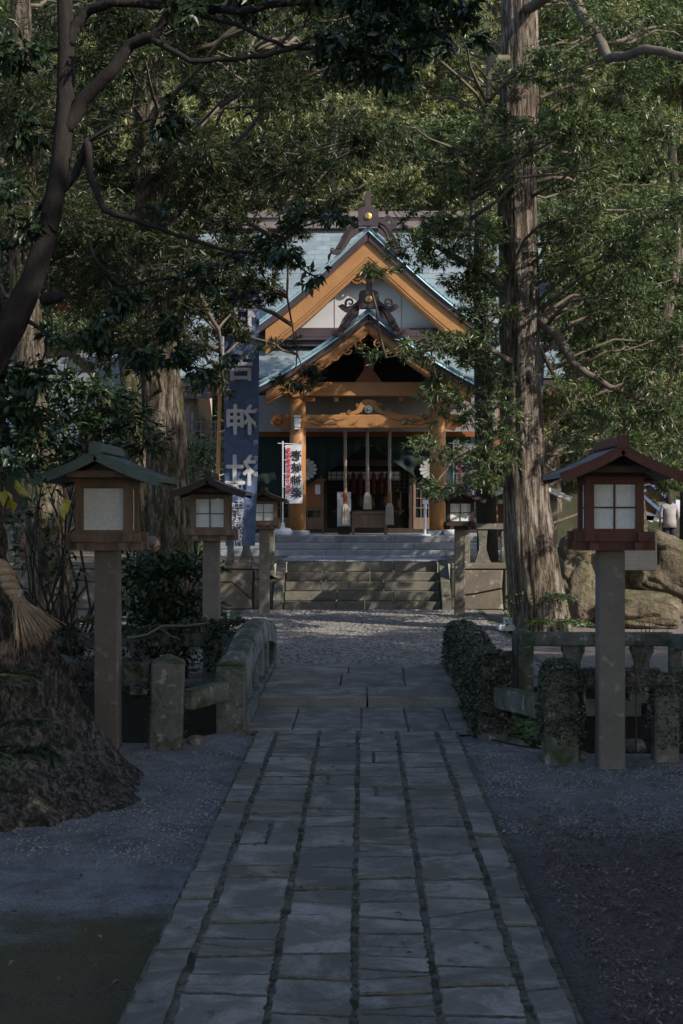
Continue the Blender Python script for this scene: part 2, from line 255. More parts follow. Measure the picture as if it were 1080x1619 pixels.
# ------------------------------------------------------------ mesh helpers
def wloc(p):
    o = Vector((0, 0, 0))
    while p is not None: o = o + p.location; p = p.parent
    return o
class MB:
    def __init__(s): s.v = []; s.f = []; s.m = []; s.mi = 0
    def quad(s, pts):
        k = len(s.v); s.v += [tuple(p) for p in pts]; s.f.append(tuple(range(k, k + len(pts)))); s.m.append(s.mi)
    def box(s, c, d, rot=None, taper=1.0, bev=0.0):
        """box centred at c, size d, optional rotation about its centre, chamfered vertical edges and top when bev"""
        hx, hy, hz = d[0] / 2, d[1] / 2, d[2] / 2
        k = len(s.v)
        if bev > 0:
            b = min(bev, hx * .8, hy * .8, hz * .8)
            def ring(z, ix, t): 
                x, y = (hx - ix) * t, (hy - ix) * t
                return [(-x + b, -y, z), (x - b, -y, z), (x, -y + b, z), (x, y - b, z), (x - b, y, z), (-x + b, y, z), (-x, y - b, z), (-x, -y + b, z)]
            rings = [ring(-hz, b, 1), ring(-hz + b, 0, 1), ring(hz - b, 0, taper), ring(hz, b, taper)]
            pts = [p for r_ in rings for p in r_]
            fs = [tuple(reversed(range(8)))]
            for r_ in range(3):
                for i in range(8):
                    j = (i + 1) % 8; fs.append((r_ * 8 + i, r_ * 8 + j, r_ * 8 + 8 + j, r_ * 8 + 8 + i))
            fs.append(tuple(24 + i for i in range(8)))
        else:
            t = taper
            pts = [(-hx, -hy, -hz), (hx, -hy, -hz), (hx, hy, -hz), (-hx, hy, -hz), (-hx * t, -hy * t, hz), (hx * t, -hy * t, hz), (hx * t, hy * t, hz), (-hx * t, hy * t, hz)]
            fs = [(3, 2, 1, 0), (4, 5, 6, 7), (0, 1, 5, 4), (1, 2, 6, 5), (2, 3, 7, 6), (3, 0, 4, 7)]
        m = rot.to_matrix() if isinstance(rot, Euler) else (rot if rot is not None else Matrix.Identity(3))
        c = Vector(c)
        s.v += [tuple(m @ Vector(p) + c) for p in pts]
        s.f += [tuple(k + i for i in f) for f in fs]; s.m += [s.mi] * len(fs)
    def bar(s, a, b, w_, h_, up=Vector((0, 0, 1)), bev=0.0):
        a, b = Vector(a), Vector(b); d = b - a; L = d.length; d.normalize()
        x = d; y = up.cross(x)
        if y.length < 1e-4: y = Vector((0, 1, 0)).cross(x)
        y.normalize(); z = x.cross(y)
        m = Matrix((x, y, z)).transposed()
        s.box((a + b) / 2, (L, w_, h_), m, 1, bev)
    def tube(s, pts, rad, n=6, caps=True):
        pts = [Vector(p) for p in pts]
        if isinstance(rad, (int, float)): rad = [rad] * len(pts)
        k = len(s.v); prev = None
        for i, p in enumerate(pts):
            t = (pts[min(i + 1, len(pts) - 1)] - pts[max(i - 1, 0)]).normalized()
            if prev is None:
                u = t.orthogonal().normalized()
            else:
                u = (prev - t * prev.dot(t));
                u = u.normalized() if u.length > 1e-5 else t.orthogonal().normalized()
            prev = u; v_ = t.cross(u)
            for j in range(n):
                a = 2 * PI * j / n
                s.v.append(tuple(p + (u * math.cos(a) + v_ * math.sin(a)) * rad[i]))
        for i in range(len(pts) - 1):
            for j in range(n):
                q = (j + 1) % n
                s.f.append((k + i * n + j, k + i * n + q, k + i * n + n + q, k + i * n + n + j)); s.m.append(s.mi)
        if caps:
            s.f.append(tuple(k + j for j in reversed(range(n)))); s.f.append(tuple(k + (len(pts) - 1) * n + j for j in range(n))); s.m += [s.mi] * 2
    def lathe(s, prof, c=(0, 0, 0), n=16, axis='z'):
        k = len(s.v)
        for r_, z in prof:
            for j in range(n):
                a = 2 * PI * j / n; x, y = r_ * math.cos(a), r_ * math.sin(a)
                p = (x, y, z) if axis == 'z' else (x, z, y)
                s.v.append((p[0] + c[0], p[1] + c[1], p[2] + c[2]))
        for i in range(len(prof) - 1):
            for j in range(n):
                q = (j + 1) % n; s.f.append((k + i * n + j, k + i * n + q, k + i * n + n + q, k + i * n + n + j)); s.m.append(s.mi)
        s.f.append(tuple(k + j for j in reversed(range(n)))); s.f.append(tuple(k + (len(prof) - 1) * n + j for j in range(n))); s.m += [s.mi] * 2
    def prism(s, outline, y0, y1, f=None):
        """outline of (x,z) points extruded from depth y0 to y1"""
        n = len(outline); k = len(s.v)
        s.v += [(x, y0, z) for x, z in outline] + [(x, y1, z) for x, z in outline]
        s.f.append(tuple(k + i for i in range(n))); s.f.append(tuple(k + n + i for i in reversed(range(n)))); s.m += [s.mi] * 2
        for i in range(n):
            j = (i + 1) % n; s.f.append((k + j, k + i, k + n + i, k + n + j)); s.m.append(s.mi)
    def build(s, name, mats, parent=None, smooth=False, loc=None, rotz=None):
        me = bpy.data.meshes.new(name)
        if parent is not None:
            q = wloc(parent); s.v = [(a - q.x, b - q.y, c - q.z) for a, b, c in s.v]
        me.from_pydata(s.v, [], s.f); me.update()
        if not isinstance(mats, (list, tuple)): mats = [mats]
        for m in mats: me.materials.append(m)
        if len(mats) > 1: me.polygons.foreach_set('material_index', s.m)
        bm = bmesh.new(); bm.from_mesh(me); bmesh.ops.recalc_face_normals(bm, faces=bm.faces); bm.to_mesh(me); bm.free()
        if smooth: me.polygons.foreach_set('use_smooth', [True] * len(me.polygons))
        o = bpy.data.objects.new(name, me); C.objects.link(o)
        if parent: o.parent = parent
        if loc is not None: o.location = loc
        if rotz is not None: o.rotation_euler.z = rotz
        return o

def tag(o, label=None, cat=None, group=None, kind=None):
    if label: o['label'] = label
    if cat: o['category'] = cat
    if group: o['group'] = group
    if kind: o['kind'] = kind
    return o
def empty(name, loc=(0, 0, 0), label=None, cat=None, group=None, rz=0):
    o = bpy.data.objects.new(name, None); C.objects.link(o); o.location = loc; o.rotation_euler.z = rz
    return tag(o, label, cat, group)
def copy_tree(o, parent=None):
    c = o.copy(); C.objects.link(c); c.parent = parent
    for ch in list(o.children): copy_tree(ch, c)
    return c
def mesh_np(name, V, Fq, mat, parent=None):
    me = bpy.data.meshes.new(name)
    if parent is not None: V = np.asarray(V) - np.array(tuple(wloc(parent)))
    nf = len(Fq); me.vertices.add(len(V)); me.vertices.foreach_set('co', np.asarray(V, dtype=np.float32).ravel())
    me.loops.add(nf * 4); me.loops.foreach_set('vertex_index', np.asarray(Fq, dtype=np.int32).ravel())
    me.polygons.add(nf); me.polygons.foreach_set('loop_start', np.arange(0, nf * 4, 4, dtype=np.int32))
    me.update(calc_edges=True); me.materials.append(mat)
    o = bpy.data.objects.new(name, me); C.objects.link(o)
    if parent: o.parent = parent
    return o
def nrm(a): return a / np.maximum(np.linalg.norm(a, axis=1, keepdims=True), 1e-6)
def leaves_np(P, Dv, n, L, W, spread=1.0, fold=0.25, stem=0.10, droop=0.15, flat=0.0):
    """n leaves around each spray at P growing along Dv; each leaf is two folded faces"""
    N = len(P) * n
    P = np.repeat(P, n, axis=0); Dv = np.repeat(Dv, n, axis=0)
    d = nrm(Dv + rng.normal(0, spread, (N, 3)) * np.array([1, 1, 0.75]))
    d[:, 2] -= droop; d = nrm(d)
    base = P + nrm(Dv) * (rng.random((N, 1)) - 0.5) * stem * 2 + d * L * 0.08
    up = np.tile(np.array([[0.0, 0.0, 1.0]]), (N, 1)) + rng.normal(0, 0.55 * (1 - flat), (N, 3))
    s = nrm(np.cross(d, up)); nn = nrm(np.cross(s, d))
    l = L * (0.65 + 0.6 * rng.random((N, 1))); wd = W * (0.75 + 0.5 * rng.random((N, 1)))
    tip = base + d * l - nn * l * 0.12
    mid = base + d * l * 0.45
    Lp = mid + s * wd * 0.5 + nn * wd * fold; Rp = mid - s * wd * 0.5 + nn * wd * fold
    V = np.stack([base, Lp, tip, Rp, mid], axis=1).reshape(-1, 3)
    k = (np.arange(N) * 5)[:, None]
    Fq = np.concatenate([k + np.array([[0, 4, 2, 1]]), k + np.array([[0, 3, 2, 4]])], axis=0)
    return V, Fq
def leaf_obj(name, P, Dv, mat, parent=None, **kw):
    V, Fq = leaves_np(np.asarray(P, float), nrm(np.asarray(Dv, float)), **kw)
    return mesh_np(name, V, Fq, mat, parent)

def wobble_line(a, b, n, amp, sag=0.0):
    a, b = Vector(a), Vector(b); L = (b - a).length; out = []
    ph = [random.uniform(0, 6.28) for _ in range(6)]
    for i in range(n + 1):
        t = i / n; e = math.sin(t * PI) 
        o = Vector((math.sin(t * 5 + ph[0]) + .5 * math.sin(t * 11 + ph[1]), math.sin(t * 6 + ph[2]) + .5 * math.sin(t * 13 + ph[3]), math.sin(t * 4 + ph[4]) + .5 * math.sin(t * 12 + ph[5]))) * amp * L * e
        out.append(a.lerp(b, t) + o + Vector((0, 0, sag * L * e)))
    return out

def trunk_mesh(mb, pts, rad, n=20, ridges=7, amp=0.07, seg=0.25):
    """fluted trunk along a polyline, resampled"""
    P, Rr = [], []
    for i in range(len(pts) - 1):
        a, b = Vector(pts[i]), Vector(pts[i + 1]); k = max(1, int((b - a).length / seg))
        for j in range(k):
            t = j / k; P.append(a.lerp(b, t)); Rr.append(rad[i] * (1 - t) + rad[i + 1] * t)
    P.append(Vector(pts[-1])); Rr.append(rad[-1])
    # smooth the polyline
    for _ in range(3):
        Q = [P[0]] + [(P[i - 1] + P[i] * 2 + P[i + 1]) / 4 for i in range(1, len(P) - 1)] + [P[-1]]; P = Q
    k = len(mb.v); ph = random.uniform(0, 50)
    for i, p in enumerate(P):
        t = (P[min(i + 1, len(P) - 1)] - P[max(i - 1, 0)]).normalized()
        u = Vector((1, 0, 0)); u = (u - t * u.dot(t)).normalized(); v_ = t.cross(u)
        for j in range(n):
            a = 2 * PI * j / n
            w_ = noise.noise(Vector((math.cos(a) * ridges * .35, math.sin(a) * ridges * .35, p.z * 0.45 + ph))) + .5 * noise.noise(Vector((math.cos(a) * ridges, math.sin(a) * ridges, p.z * 1.3 + ph)))
            w2 = noise.noise(Vector((math.cos(a) * ridges * 2.6, math.sin(a) * ridges * 2.6, p.z * 1.1 + ph))) * (.5 if n > 30 else 0)
            mb.v.append(tuple(p + (u * math.cos(a) + v_ * math.sin(a)) * Rr[i] * (1 + amp * (2 * w_ + w2))))
    for i in range(len(P) - 1):
        for j in range(n):
            q = (j + 1) % n; mb.f.append((k + i * n + j, k + i * n + q, k + i * n + n + q, k + i * n + n + j)); mb.m.append(mb.mi)
    mb.f.append(tuple(k + (len(P) - 1) * n + j for j in range(n))); mb.m.append(mb.mi)
    return P

def in_poly(x, y, poly):
    c = False; j = len(poly) - 1
    for i in range(len(poly)):
        xi, yi = poly[i]; xj, yj = poly[j]
        if (yi > y) != (yj > y) and x < (xj - xi) * (y - yi) / (yj - yi) + xi: c = not c
        j = i
    return c
def sample_clumps(poly, dr, n, r=(0.5, 0.9), flat=0.5, keep=None):
    xs = [p[0] for p in poly]; ys = [p[1] for p in poly]; out = []; g = 0
    while len(out) < n and g < 20000:
        g += 1
        x, y = random.uniform(min(xs), max(xs)), random.uniform(min(ys), max(ys))
        if not in_poly(x, y, poly): continue
        if keep and not keep(x, y): continue
        d = random.uniform(*dr); q = random.uniform(*r)
        out.append((at(x, y, d), q, q * flat))
    return out

def grow_crown(root, trunk_pts, trunk_rad, clumps, leaf, bark, twig_mat, L=0.12, W=0.016, per=9, dens=60, spread=0.8, limb_r=0.05, limbs=None, seed=1, droop=0.15, n_side=20, ridges=7, fold=.25, stem=.10, amp=.07, twig_r=0.006, min_z=None):
    """trunk with limbs reaching every clump of twigs; leaf sprays along the outer twigs"""
    mb = MB(); P = trunk_mesh(mb, trunk_pts, trunk_rad, n_side, ridges, amp)
    tr = mb.build('trunk', bark, root, True)
    bb = MB()
    for l in (limbs or []):
        pts, r0, r1 = l
        q = []
        for i in range(len(pts) - 1):
            q += wobble_line(pts[i], pts[i + 1], 5, 0.02)[:-1]
        q.append(Vector(pts[-1])); m = len(q)
        bb.tube(q, [r0 + (r1 - r0) * i / (m - 1) for i in range(m)], 8)
        P = P + q
    SP, SD = [], []
    Pn = np.array([tuple(p) for p in P])
    for c, rx, rz in clumps:
        cn = np.array(tuple(c))
        hd = np.linalg.norm(Pn[:, :2] - cn[:2], axis=1)
        cost = np.abs(Pn[:, 2] - (cn[2] - 0.30 * hd)) * 1.3 + hd
        if min_z: cost = cost + np.where(Pn[:, 2] < min_z, 50, 0)
        a = P[int(np.argmin(cost))]
        dl = (c - a).length
        if dl > 0.25:
            r0 = min(limb_r, 0.012 + 0.012 * dl)
            bb.tube(wobble_line(a, c, max(4, int(dl * 2.5)), 0.05, 0.05), [r0 * (1 - .75 * i / max(4, int(dl * 2.5))) for i in range(max(4, int(dl * 2.5)) + 1)], 5)
        ns = int(dens * (rx / 0.7) ** 2 * random.uniform(.45, 1.45)); nt_ = max(3, ns // 9)
        for _ in range(nt_):
            th = random.uniform(0, 2 * PI); u = random.uniform(-1, 1); s_ = random.uniform(.55, 1.0)
            e = c + Vector((math.cos(th) * math.sqrt(1 - u * u) * rx, math.sin(th) * math.sqrt(1 - u * u) * rx, u * rz)) * s_
            k = c + (e - c) * random.uniform(0, .25)
            ln = wobble_line(k, e, 4, 0.08, 0.06)
            bb.tube(ln, [twig_r * (1.4 - .22 * i) for i in range(5)], 3, False)
            for _j in range(max(2, ns // nt_)):
                t = random.uniform(.35, 1.05); p = k.lerp(e, t)
                jit = Vector((random.gauss(0, 1), random.gauss(0, 1), random.gauss(0, .6))) * 0.16 * rx
                SP.append(tuple(p + jit + Vector((0, 0, 0.06 * rx)))); dd = (e - k).normalized() + jit.normalized() * .7
                SD.append(tuple(dd))
    bb.build('branches', twig_mat, root, True)
    if SP: leaf_obj('crown', SP, SD, leaf, root, n=per, L=L, W=W, spread=spread, droop=droop, fold=fold, stem=stem)
    return root

# ------------------------------------------------------------ ground and stream bed
def bank_near(x):
    pts = [(-60, 12.3), (-1.7, 12.35), (-0.98, 12.95), (0.98, 12.95), (1.25, 12.5), (1.7, 11.98), (60, 11.9)]
    for (a, ya), (b, yb) in zip(pts, pts[1:]):
        if a <= x <= b: return ya + (yb - ya) * (x - a) / (b - a)
    return 12.0
def gz(x, y):
    return 0.028 * noise.noise(Vector((x * .9, y * .9, 3.1))) + 0.010 * noise.noise(Vector((x * 4, y * 4, 1.7))) - 0.006
mb = MB()
xs = [-60, -30, -14, -8, -5] + [-4 + .16 * i for i in range(51)] + [5, 8, 14, 30, 60]
ny = 64
for i, x in enumerate(xs):
    for j in range(ny + 1):
        t = j / ny; y = -40 + (bank_near(x) + 40) * (1 - (1 - t) ** 1.0) if j < 14 else 0
        y0 = 3.5
        y = -40 + (y0 + 40) * j / 8 if j <= 8 else y0 + (bank_near(x) - y0) * (j - 8) / (ny - 8)
        z = gz(x, y) if abs(x) > .93 else -0.02 + 0.0 * x
        if abs(x) < 1.0: z = min(z, -0.012)
        if x < -1.0 and y > 9: z += 0.03 * min(1, (y - 9) / 3)
        mb.v.append((x, y, z))
for i in range(len(xs) - 1):
    for j in range(ny):
        a = i * (ny + 1) + j; mb.f.append((a, a + ny + 1, a + ny + 2, a + 1)); mb.m.append(0)
tag(mb.build('ground', M['ground'], None, True), kind='structure')
# near retaining wall of the stream
mb = MB()
for a, b in zip([-60, -14, -6, -1.7, -0.98, 0.98, 1.25, 1.7, 6, 14], [-14, -6, -1.7, -0.98, 0.98, 1.25, 1.7, 6, 14, 60]):
    mb.quad([(a, bank_near(a) + .02, .0), (b, bank_near(b) + .02, .0), (b, bank_near(b) + .1, -1.5), (a, bank_near(a) + .1, -1.5)])
tag(mb.build('stream_bank', M['bank']), kind='structure')
mb = MB(); mb.quad([(-60, 16.35, -1.5), (60, 16.35, -1.5), (60, 16.45, 0.0), (-60, 16.45, 0.0)])
tag(mb.build('stream_bank', M['bank']), kind='structure')
mb = MB(); mb.quad([(-60, 11.5, -1.3), (60, 11.5, -1.3), (60, 17, -1.3), (-60, 17, -1.3)])
tag(mb.build('stream_water', M['water']), kind='structure')
# ground beyond the stream, up to the terrace walls
mb = MB(); NX, NY = 60, 30
for i in range(NX + 1):
    for j in range(NY + 1):
        x = -60 + 120 * i / NX; x = math.copysign(abs(x / 60) ** 1.8 * 60, x); y = 16.45 + 12.6 * j / NY
        mb.v.append((x, y, gz(x, y) * (0 if abs(x) < 2.6 else 1) - .004))
for i in range(NX):
    for j in range(NY):
        a = i * (NY + 1) + j; mb.f.append((a, a + NY + 1, a + NY + 2, a + 1)); mb.m.append(0)
tag(mb.build('ground', M['ground'], None, True), kind='structure')
mb = MB()
for xa, xb, ya in ((-60, -1.72, 29.02), (-1.72, 1.75, 30.15), (1.75, 60, 29.02)): mb.quad([(xa, ya, .895), (xb, ya, .895), (xb, 46, .895), (xa, 46, .895)])
tag(mb.build('ground', M['dirt']), kind='structure')
# wooded hillside behind
mb = MB(); NX, NY = 40, 24
for i in range(NX + 1):
    for j in range(NY + 1):
        x = -110 + 220 * i / NX; t = j / NY; y = 44 + 110 * t
        z = .85 + 58 * t ** 1.05 * (1 if True else 0) + 2.5 * noise.noise(Vector((x * .06, y * .06, 0))) * min(1, t * 6)
        mb.v.append((x, y, z))
for i in range(NX):
    for j in range(NY):
        a = i * (NY + 1) + j; mb.f.append((a, a + NY + 1, a + NY + 2, a + 1)); mb.m.append(0)
tag(mb.build('hillside', M['hill'], None, True), kind='structure')

# ------------------------------------------------------------ slab path
mb = MB(); mb.quad([(-.94, -12, .013), (.86, -12, .013), (.86, 13.05, .013), (-.94, 13.05, .013)])
tag(mb.build('path_bed', M['joint']), kind='structure')
def jag_poly(x0, x1, y0, y1, j=.010, sk0=0.0, sk1=0.0):
    pts = []
    def side(a, b, n):
        for i in range(n):
            t = i / n; e = j * (0 if i == 0 else 1)
            pts.append((a[0] + (b[0] - a[0]) * t + random.uniform(-e, e), a[1] + (b[1] - a[1]) * t + random.uniform(-e, e)))
    c = [(x0 + random.uniform(0, .012), y0 - sk0 + random.uniform(0, .01)), (x1 - random.uniform(0, .012), y0 + sk0 + random.uniform(0, .01)), (x1 - random.uniform(0, .012), y1 + sk1 - random.uniform(0, .01)), (x0 + random.uniform(0, .012), y1 - sk1 - random.uniform(0, .01))]
    side(c[0], c[1], 9); side(c[1], c[2], 9); side(c[2], c[3], 9); side(c[3], c[0], 9)
    return pts
def slab(mb, pts, z, tilt=(0, 0), h=.05, bev=.005, side=0):
    n = len(pts); cx = sum(p[0] for p in pts) / n; cy = sum(p[1] for p in pts) / n; k = len(mb.v)
    L_ = []
    for r_, (s_, dz) in enumerate(((0, -h), (0, -bev), (bev, 0))):
        for x, y in pts:
            d = math.hypot(x - cx, y - cy); f = (d - s_) / d
            X, Y = cx + (x - cx) * f, cy + (y - cy) * f
            mb.v.append((X, Y, z + dz + tilt[0] * (X - cx) + tilt[1] * (Y - cy)))
    for r_ in range(2):
        for i in range(n):
            j = (i + 1) % n; mb.f.append((k + r_ * n + i, k + r_ * n + j, k + r_ * n + n + j, k + r_ * n + n + i)); mb.m.append(side)
    mb.f.append(tuple(k + 2 * n + i for i in range(n))); mb.m.append(0)
mb = MB()
cols = [(-.928, -.756, .4, 1.0), (-.733, -.379, .18, .68), (-.361, -.038, .18, .66), (-.021, .300, .18, .66), (.320, .653, .2, .7), (.679, .838, .4, 1.0)]
for x0, x1, l0, l1 in cols:
    y = -3.0 + random.uniform(-.3, .3); sk = 0
    while y < 13.02:
        l = random.uniform(l0, l1); y2 = min(y + l, 13.04)
        if 13.04 - y2 < .15: y2 = 13.04
        nsk = random.uniform(-.03, .03) if y2 < 13 else 0
        z = .022 + random.uniform(-.004, .006); tl = (random.uniform(-.012, .012), random.uniform(-.010, .010))
        g = random.uniform(.005, .013)
        r_ = random.random()
        if x1 - x0 > .25 and r_ < .30 and l > .25:       # a slab cracked across
            ym = y + (y2 - y) * random.uniform(.3, .7); s2 = random.uniform(-.09, .09)
            slab(mb, jag_poly(x0, x1, y + g, ym - .003, .006, sk, s2), z, tl, side=1); slab(mb, jag_poly(x0, x1, ym + .005, y2 - g, .006, s2, nsk), z - .003, tl, side=1)
        elif x1 - x0 > .25 and r_ < .36 and l > .3:
            xm = x0 + (x1 - x0) * random.uniform(.35, .65)
            slab(mb, jag_poly(x0, xm - .003, y + g, y2 - g, .006, sk * .5, nsk * .5), z, tl, side=1); slab(mb, jag_poly(xm + .005, x1, y + g, y2 - g, .006, sk * .5, nsk * .5), z - .002, tl, side=1)
        else: slab(mb, jag_poly(x0, x1, y + g, y2 - g, .007, sk, nsk), z, tl, side=1)
        sk = nsk; y = y2
tag(mb.build('path', [M['slab'], M['joint']]), kind='structure')

# ------------------------------------------------------------ stone bridge
br = empty('stone_bridge', (0, 15.1, 0), 'low stone bridge with arched side rails across the stream in front of the steps', 'bridge')
def buildslabs(name, rows, parent, mat, z, jog=.004):
    mb = MB()
    for y0, y1, cuts in rows:
        for a, b in zip(cuts, cuts[1:]): slab(mb, jag_poly(a + jog * .3, b - jog * .3, y0 + .005, y1 - .005, .002), z(y0) + random.uniform(-.003, .003), (0, 0), .14, .012)
    return mb.build(name, mat, parent)
buildslabs('apron', [(13.06, 14.50, [-1.03, -.62, .0, .42, .80, 1.03])], br, M['slab'], lambda y: .035)
buildslabs('deck', [(14.52, 15.42, [-1.02, .06, 1.02]), (15.42, 16.40, [-1.02, -.22, .46, 1.02]), (16.40, 17.35, [-1.02, -.15, .48, 1.02])], br, M['slab'], lambda y: .13 + .03 * math.sin((y - 14.5) / 2.9 * PI))
mb = MB(); mb.quad([(-1.02, 13.07, .022), (1.02, 13.07, .022), (1.02, 14.5, .022), (-1.02, 14.5, .022)]); mb.quad([(-1.01, 14.53, .112), (1.01, 14.53, .112), (1.01, 17.34, .112), (-1.01, 17.34, .112)]); mb.build('joint_fill', M['joint'], br)
mb = MB(); mb.box((0, 15.2, -.16), (2.5, 4.5, .24)); mb.box((0, 13.3, -.75), (2.3, .5, .9)); mb.box((0, 16.9, -.75), (2.3, .6, .9)); mb.build('girder', M['rockwall'], br)
def bridge_rail(sx, moss):
    x = sx * 1.14; mat = M['stone_top'] if not moss else M['stone']
    rt = MB()
    prof = lambda y: .60 + (.22 if not moss else .14) * math.sin(max(0, min(1, (y - 12.9) / 4.6)) * PI) ** .8
    ys = [13.0 + 4.4 * i / 26 for i in range(27)]
    # rounded top rail swept along the arch
    k = len(rt.v); hw = .125
    sec = [(-hw, -.16), (-hw, -.02), (-hw * .8, .05), (-hw * .35, .085), (hw * .35, .085), (hw * .8, .05), (hw, -.02), (hw, -.16)]
    for y in ys:
        for u, v in sec: rt.v.append((x + u + .006 * noise.noise(Vector((y * 4, u * 30, v * 20))), y, prof(y) - .08 + v + .012 * noise.noise(Vector((y * 3, u * 20, 5)))))
    n = len(sec)
    for i in range(len(ys) - 1):
        for j in range(n):
            q = (j + 1) % n; rt.f.append((k + i * n + j, k + i * n + q, k + i * n + n + q, k + i * n + n + j)); rt.m.append(0)
    rt.f.append(tuple(k + j for j in range(n))); rt.f.append(tuple(k + 26 * n + j for j in range(n))); rt.m += [0, 0]
    top = rt.build('handrail', mat, br)
    for y in (14.0, 14.9, 15.8, 16.6):
        b = MB(); h = prof(y) - .24; b.box((x, y, h / 2 + .04), (.17, .26, h + .02), None, 1, .02); b.build('baluster', mat, br)
    b = MB(); b.box((x, 15.2, .10), (.24, 4.2, .20), None, 1, .02); b.build('curb_stone', mat, br)
    for y, h in ((12.85, .64), (17.45, .58)):
        b = MB(); b.box((x, y, h / 2 - .2), (.25, .25, h + .4), None, 1, .015)
        k = len(b.v); b.box((x, y, h + .035), (.25, .25, .07), None, .55, 0)
        b.build('end_post', M['stone'] if not moss else mat, br)
bridge_rail(-1, False); bridge_rail(1, True)

# ------------------------------------------------------------ cobbled court between bridge and steps
mb = MB(); mb.quad([(-2.4, 17.3, .004), (2.3, 17.3, .004), (2.3, 28.62, .004), (-2.4, 28.62, .004)])
tag(mb.build('court_bed', M['joint']), kind='structure')
mb = MB(); y = 17.36; row = 0
def cob(mb, x, y, a, b, z, th):
    k = len(mb.v); c, s_ = math.cos(th), math.sin(th)
    for f, zz in ((1, z - .03), (.98, z - .006), (.72, z)):
        for (u, v) in ((-1, -.9), (.9, -1), (1, .9), (-.9, 1)):
            u2, v2 = u * a * f, v * b * f
            mb.v.append((x + u2 * c - v2 * s_, y + u2 * s_ + v2 * c, zz + random.uniform(-.003, .003)))
    for r_ in range(2):
        for i in range(4):
            j = (i + 1) % 4; mb.f.append((k + r_ * 4 + i, k + r_ * 4 + j, k + r_ * 4 + 4 + j, k + r_ * 4 + 4 + i)); mb.m.append(0)
    mb.f.append((k + 8, k + 9, k + 10, k + 11)); mb.m.append(0)
while y < 28.9:
    x = -2.3 + random.uniform(0, .06)
    while x < 2.2:
        wd = random.uniform(.075, .115); xc = x + wd / 2
        u = (xc % 1.15) / 1.15 - .5; dy = -.55 * u * u * 1.6 + .22       # fan-shaped courses
        yy = y + dy; th = math.atan(-.55 * 2 * u * 1.6 / 1.15)
        if 17.38 < yy < 28.55: cob(mb, xc, yy, wd / 2 - .006, .043, .032 + random.uniform(-.006, .007), th + random.uniform(-.06, .06))
        x += wd
    y += .098; row += 1
tag(mb.build('cobbled_court', M['cobble']), kind='structure')
# flat edge strip at the end of the bridge
mb = MB()
slab(mb, jag_poly(-2.4, -2.25, 17.4, 28.5, .01), .03); slab(mb, jag_poly(2.2, 2.34, 17.4, 28.5, .01), .03)
tag(mb.build('court_kerb', M['stone']), kind='structure')

# ------------------------------------------------------------ lower steps, stringers, terrace walls
st = empty('stone_steps', (0, 28.6, 0), 'flight of five brown stone steps rising from the cobbled court', 'steps')
for i in range(5):
    mb = MB(); z1 = .18 * (i + 1); y0 = 28.6 + .30 * i
    cuts = [-1.52, -1.52 + random.uniform(.7, 1.3), random.uniform(.0, .7), 1.55]
    for a, b in zip(cuts, cuts[1:]): mb.box(((a + b) / 2, y0 + .2, z1 - .09), (b - a - .006, .42, .176), None, 1, .010)
    mb.build('step', M['step'], st)
for sx in (-1.63, 1.66):
    mb = MB(); o = [(28.45, 0), (28.45, .22), (28.7, .42), (29.75, .95), (30.0, .95), (30.0, 0)]
    k = len(mb.v); n = len(o)
    mb.v += [(sx - .09, y, z) for y, z in o] + [(sx + .09, y, z) for y, z in o]
    mb.f += [tuple(k + i for i in range(n)), tuple(k + n + i for i in reversed(range(n)))] + [(k + i, k + (i + 1) % n, k + n + (i + 1) % n, k + n + i) for i in range(n)]; mb.m += [0] * (n + 2)
    mb.build('stringer', M['step'], st)
def terrace_wall(x0, x1, label):
    """polygonal masonry: irregular stones proud of a dark backing with a coping course"""
    r_ = empty('retaining_wall', ((x0 + x1) / 2, 29.0, 0), label, 'wall')
    mb = MB(); mb.box(((x0 + x1) / 2, 29.2, .40), (x1 - x0, .30, .86)); mb.build('core', M['joint'], r_)
    mb = MB(); x = x0
    while x < x1 - .01:
        l = min(random.uniform(.8, 1.4), x1 - x)
        if x1 - x - l < .3: l = x1 - x
        mb.box((x + l / 2, 29.12, .86), (l - .006, .34, .11), None, 1, .012); x += l
    mb.build('coping', M['rockwall'], r_)
    mb = MB(); x = x0
    while x < x1 - .05:
        wd = random.uniform(.75, 1.25); xe = min(x + wd, x1)
        if x1 - xe < .25: xe = x1
        s1, s2 = random.uniform(.15, .68), random.uniform(.15, .68)
        a = random.uniform(-.12, .12) if xe < x1 else 0
        for poly in ([(x + .01, .0), (xe - .01, .0), (xe - .01 + a * .4, s2 - .01), (x + wd * .45, s1 * .8 + .1), (x + .01, s1 - .01)], [(x + .01, s1 + .01), (x + wd * .45, s1 * .8 + .12), (xe - .01 + a * .4, s2 + .01), (xe - .01, .79), (x + .01, .79)]):
            cx = sum(p[0] for p in poly) / 5; cz = sum(p[1] for p in poly) / 5; k = len(mb.v)
            for f, yy in ((1, 29.03), (.985, 28.985), (.90, 28.965)):
                mb.v += [(cx + (p[0] - cx) * f, yy, cz + (p[1] - cz) * f) for p in poly]
            for q in range(2):
                for i in range(5): mb.f.append((k + q * 5 + i, k + q * 5 + (i + 1) % 5, k + q * 5 + 5 + (i + 1) % 5, k + q * 5 + 5 + i)); mb.m.append(0)
            mb.f.append(tuple(k + 10 + i for i in range(5))); mb.m.append(0)
        x = xe
    mb.build('stone_facing', M['rockwall'], r_)
    return r_
terrace_wall(-12, -1.74, 'retaining wall of irregular stones left of the steps behind the tall lantern')
terrace_wall(1.77, 3.1, 'short retaining wall of irregular stones right of the steps beside the big trunk')
mb = MB(); mb.box((12.1, 29.15, .44), (18, .4, .9)); w2 = mb.build('retaining_wall', M['rockwall']); tag(w2, 'long low stone wall behind the boulders on the right', 'wall')

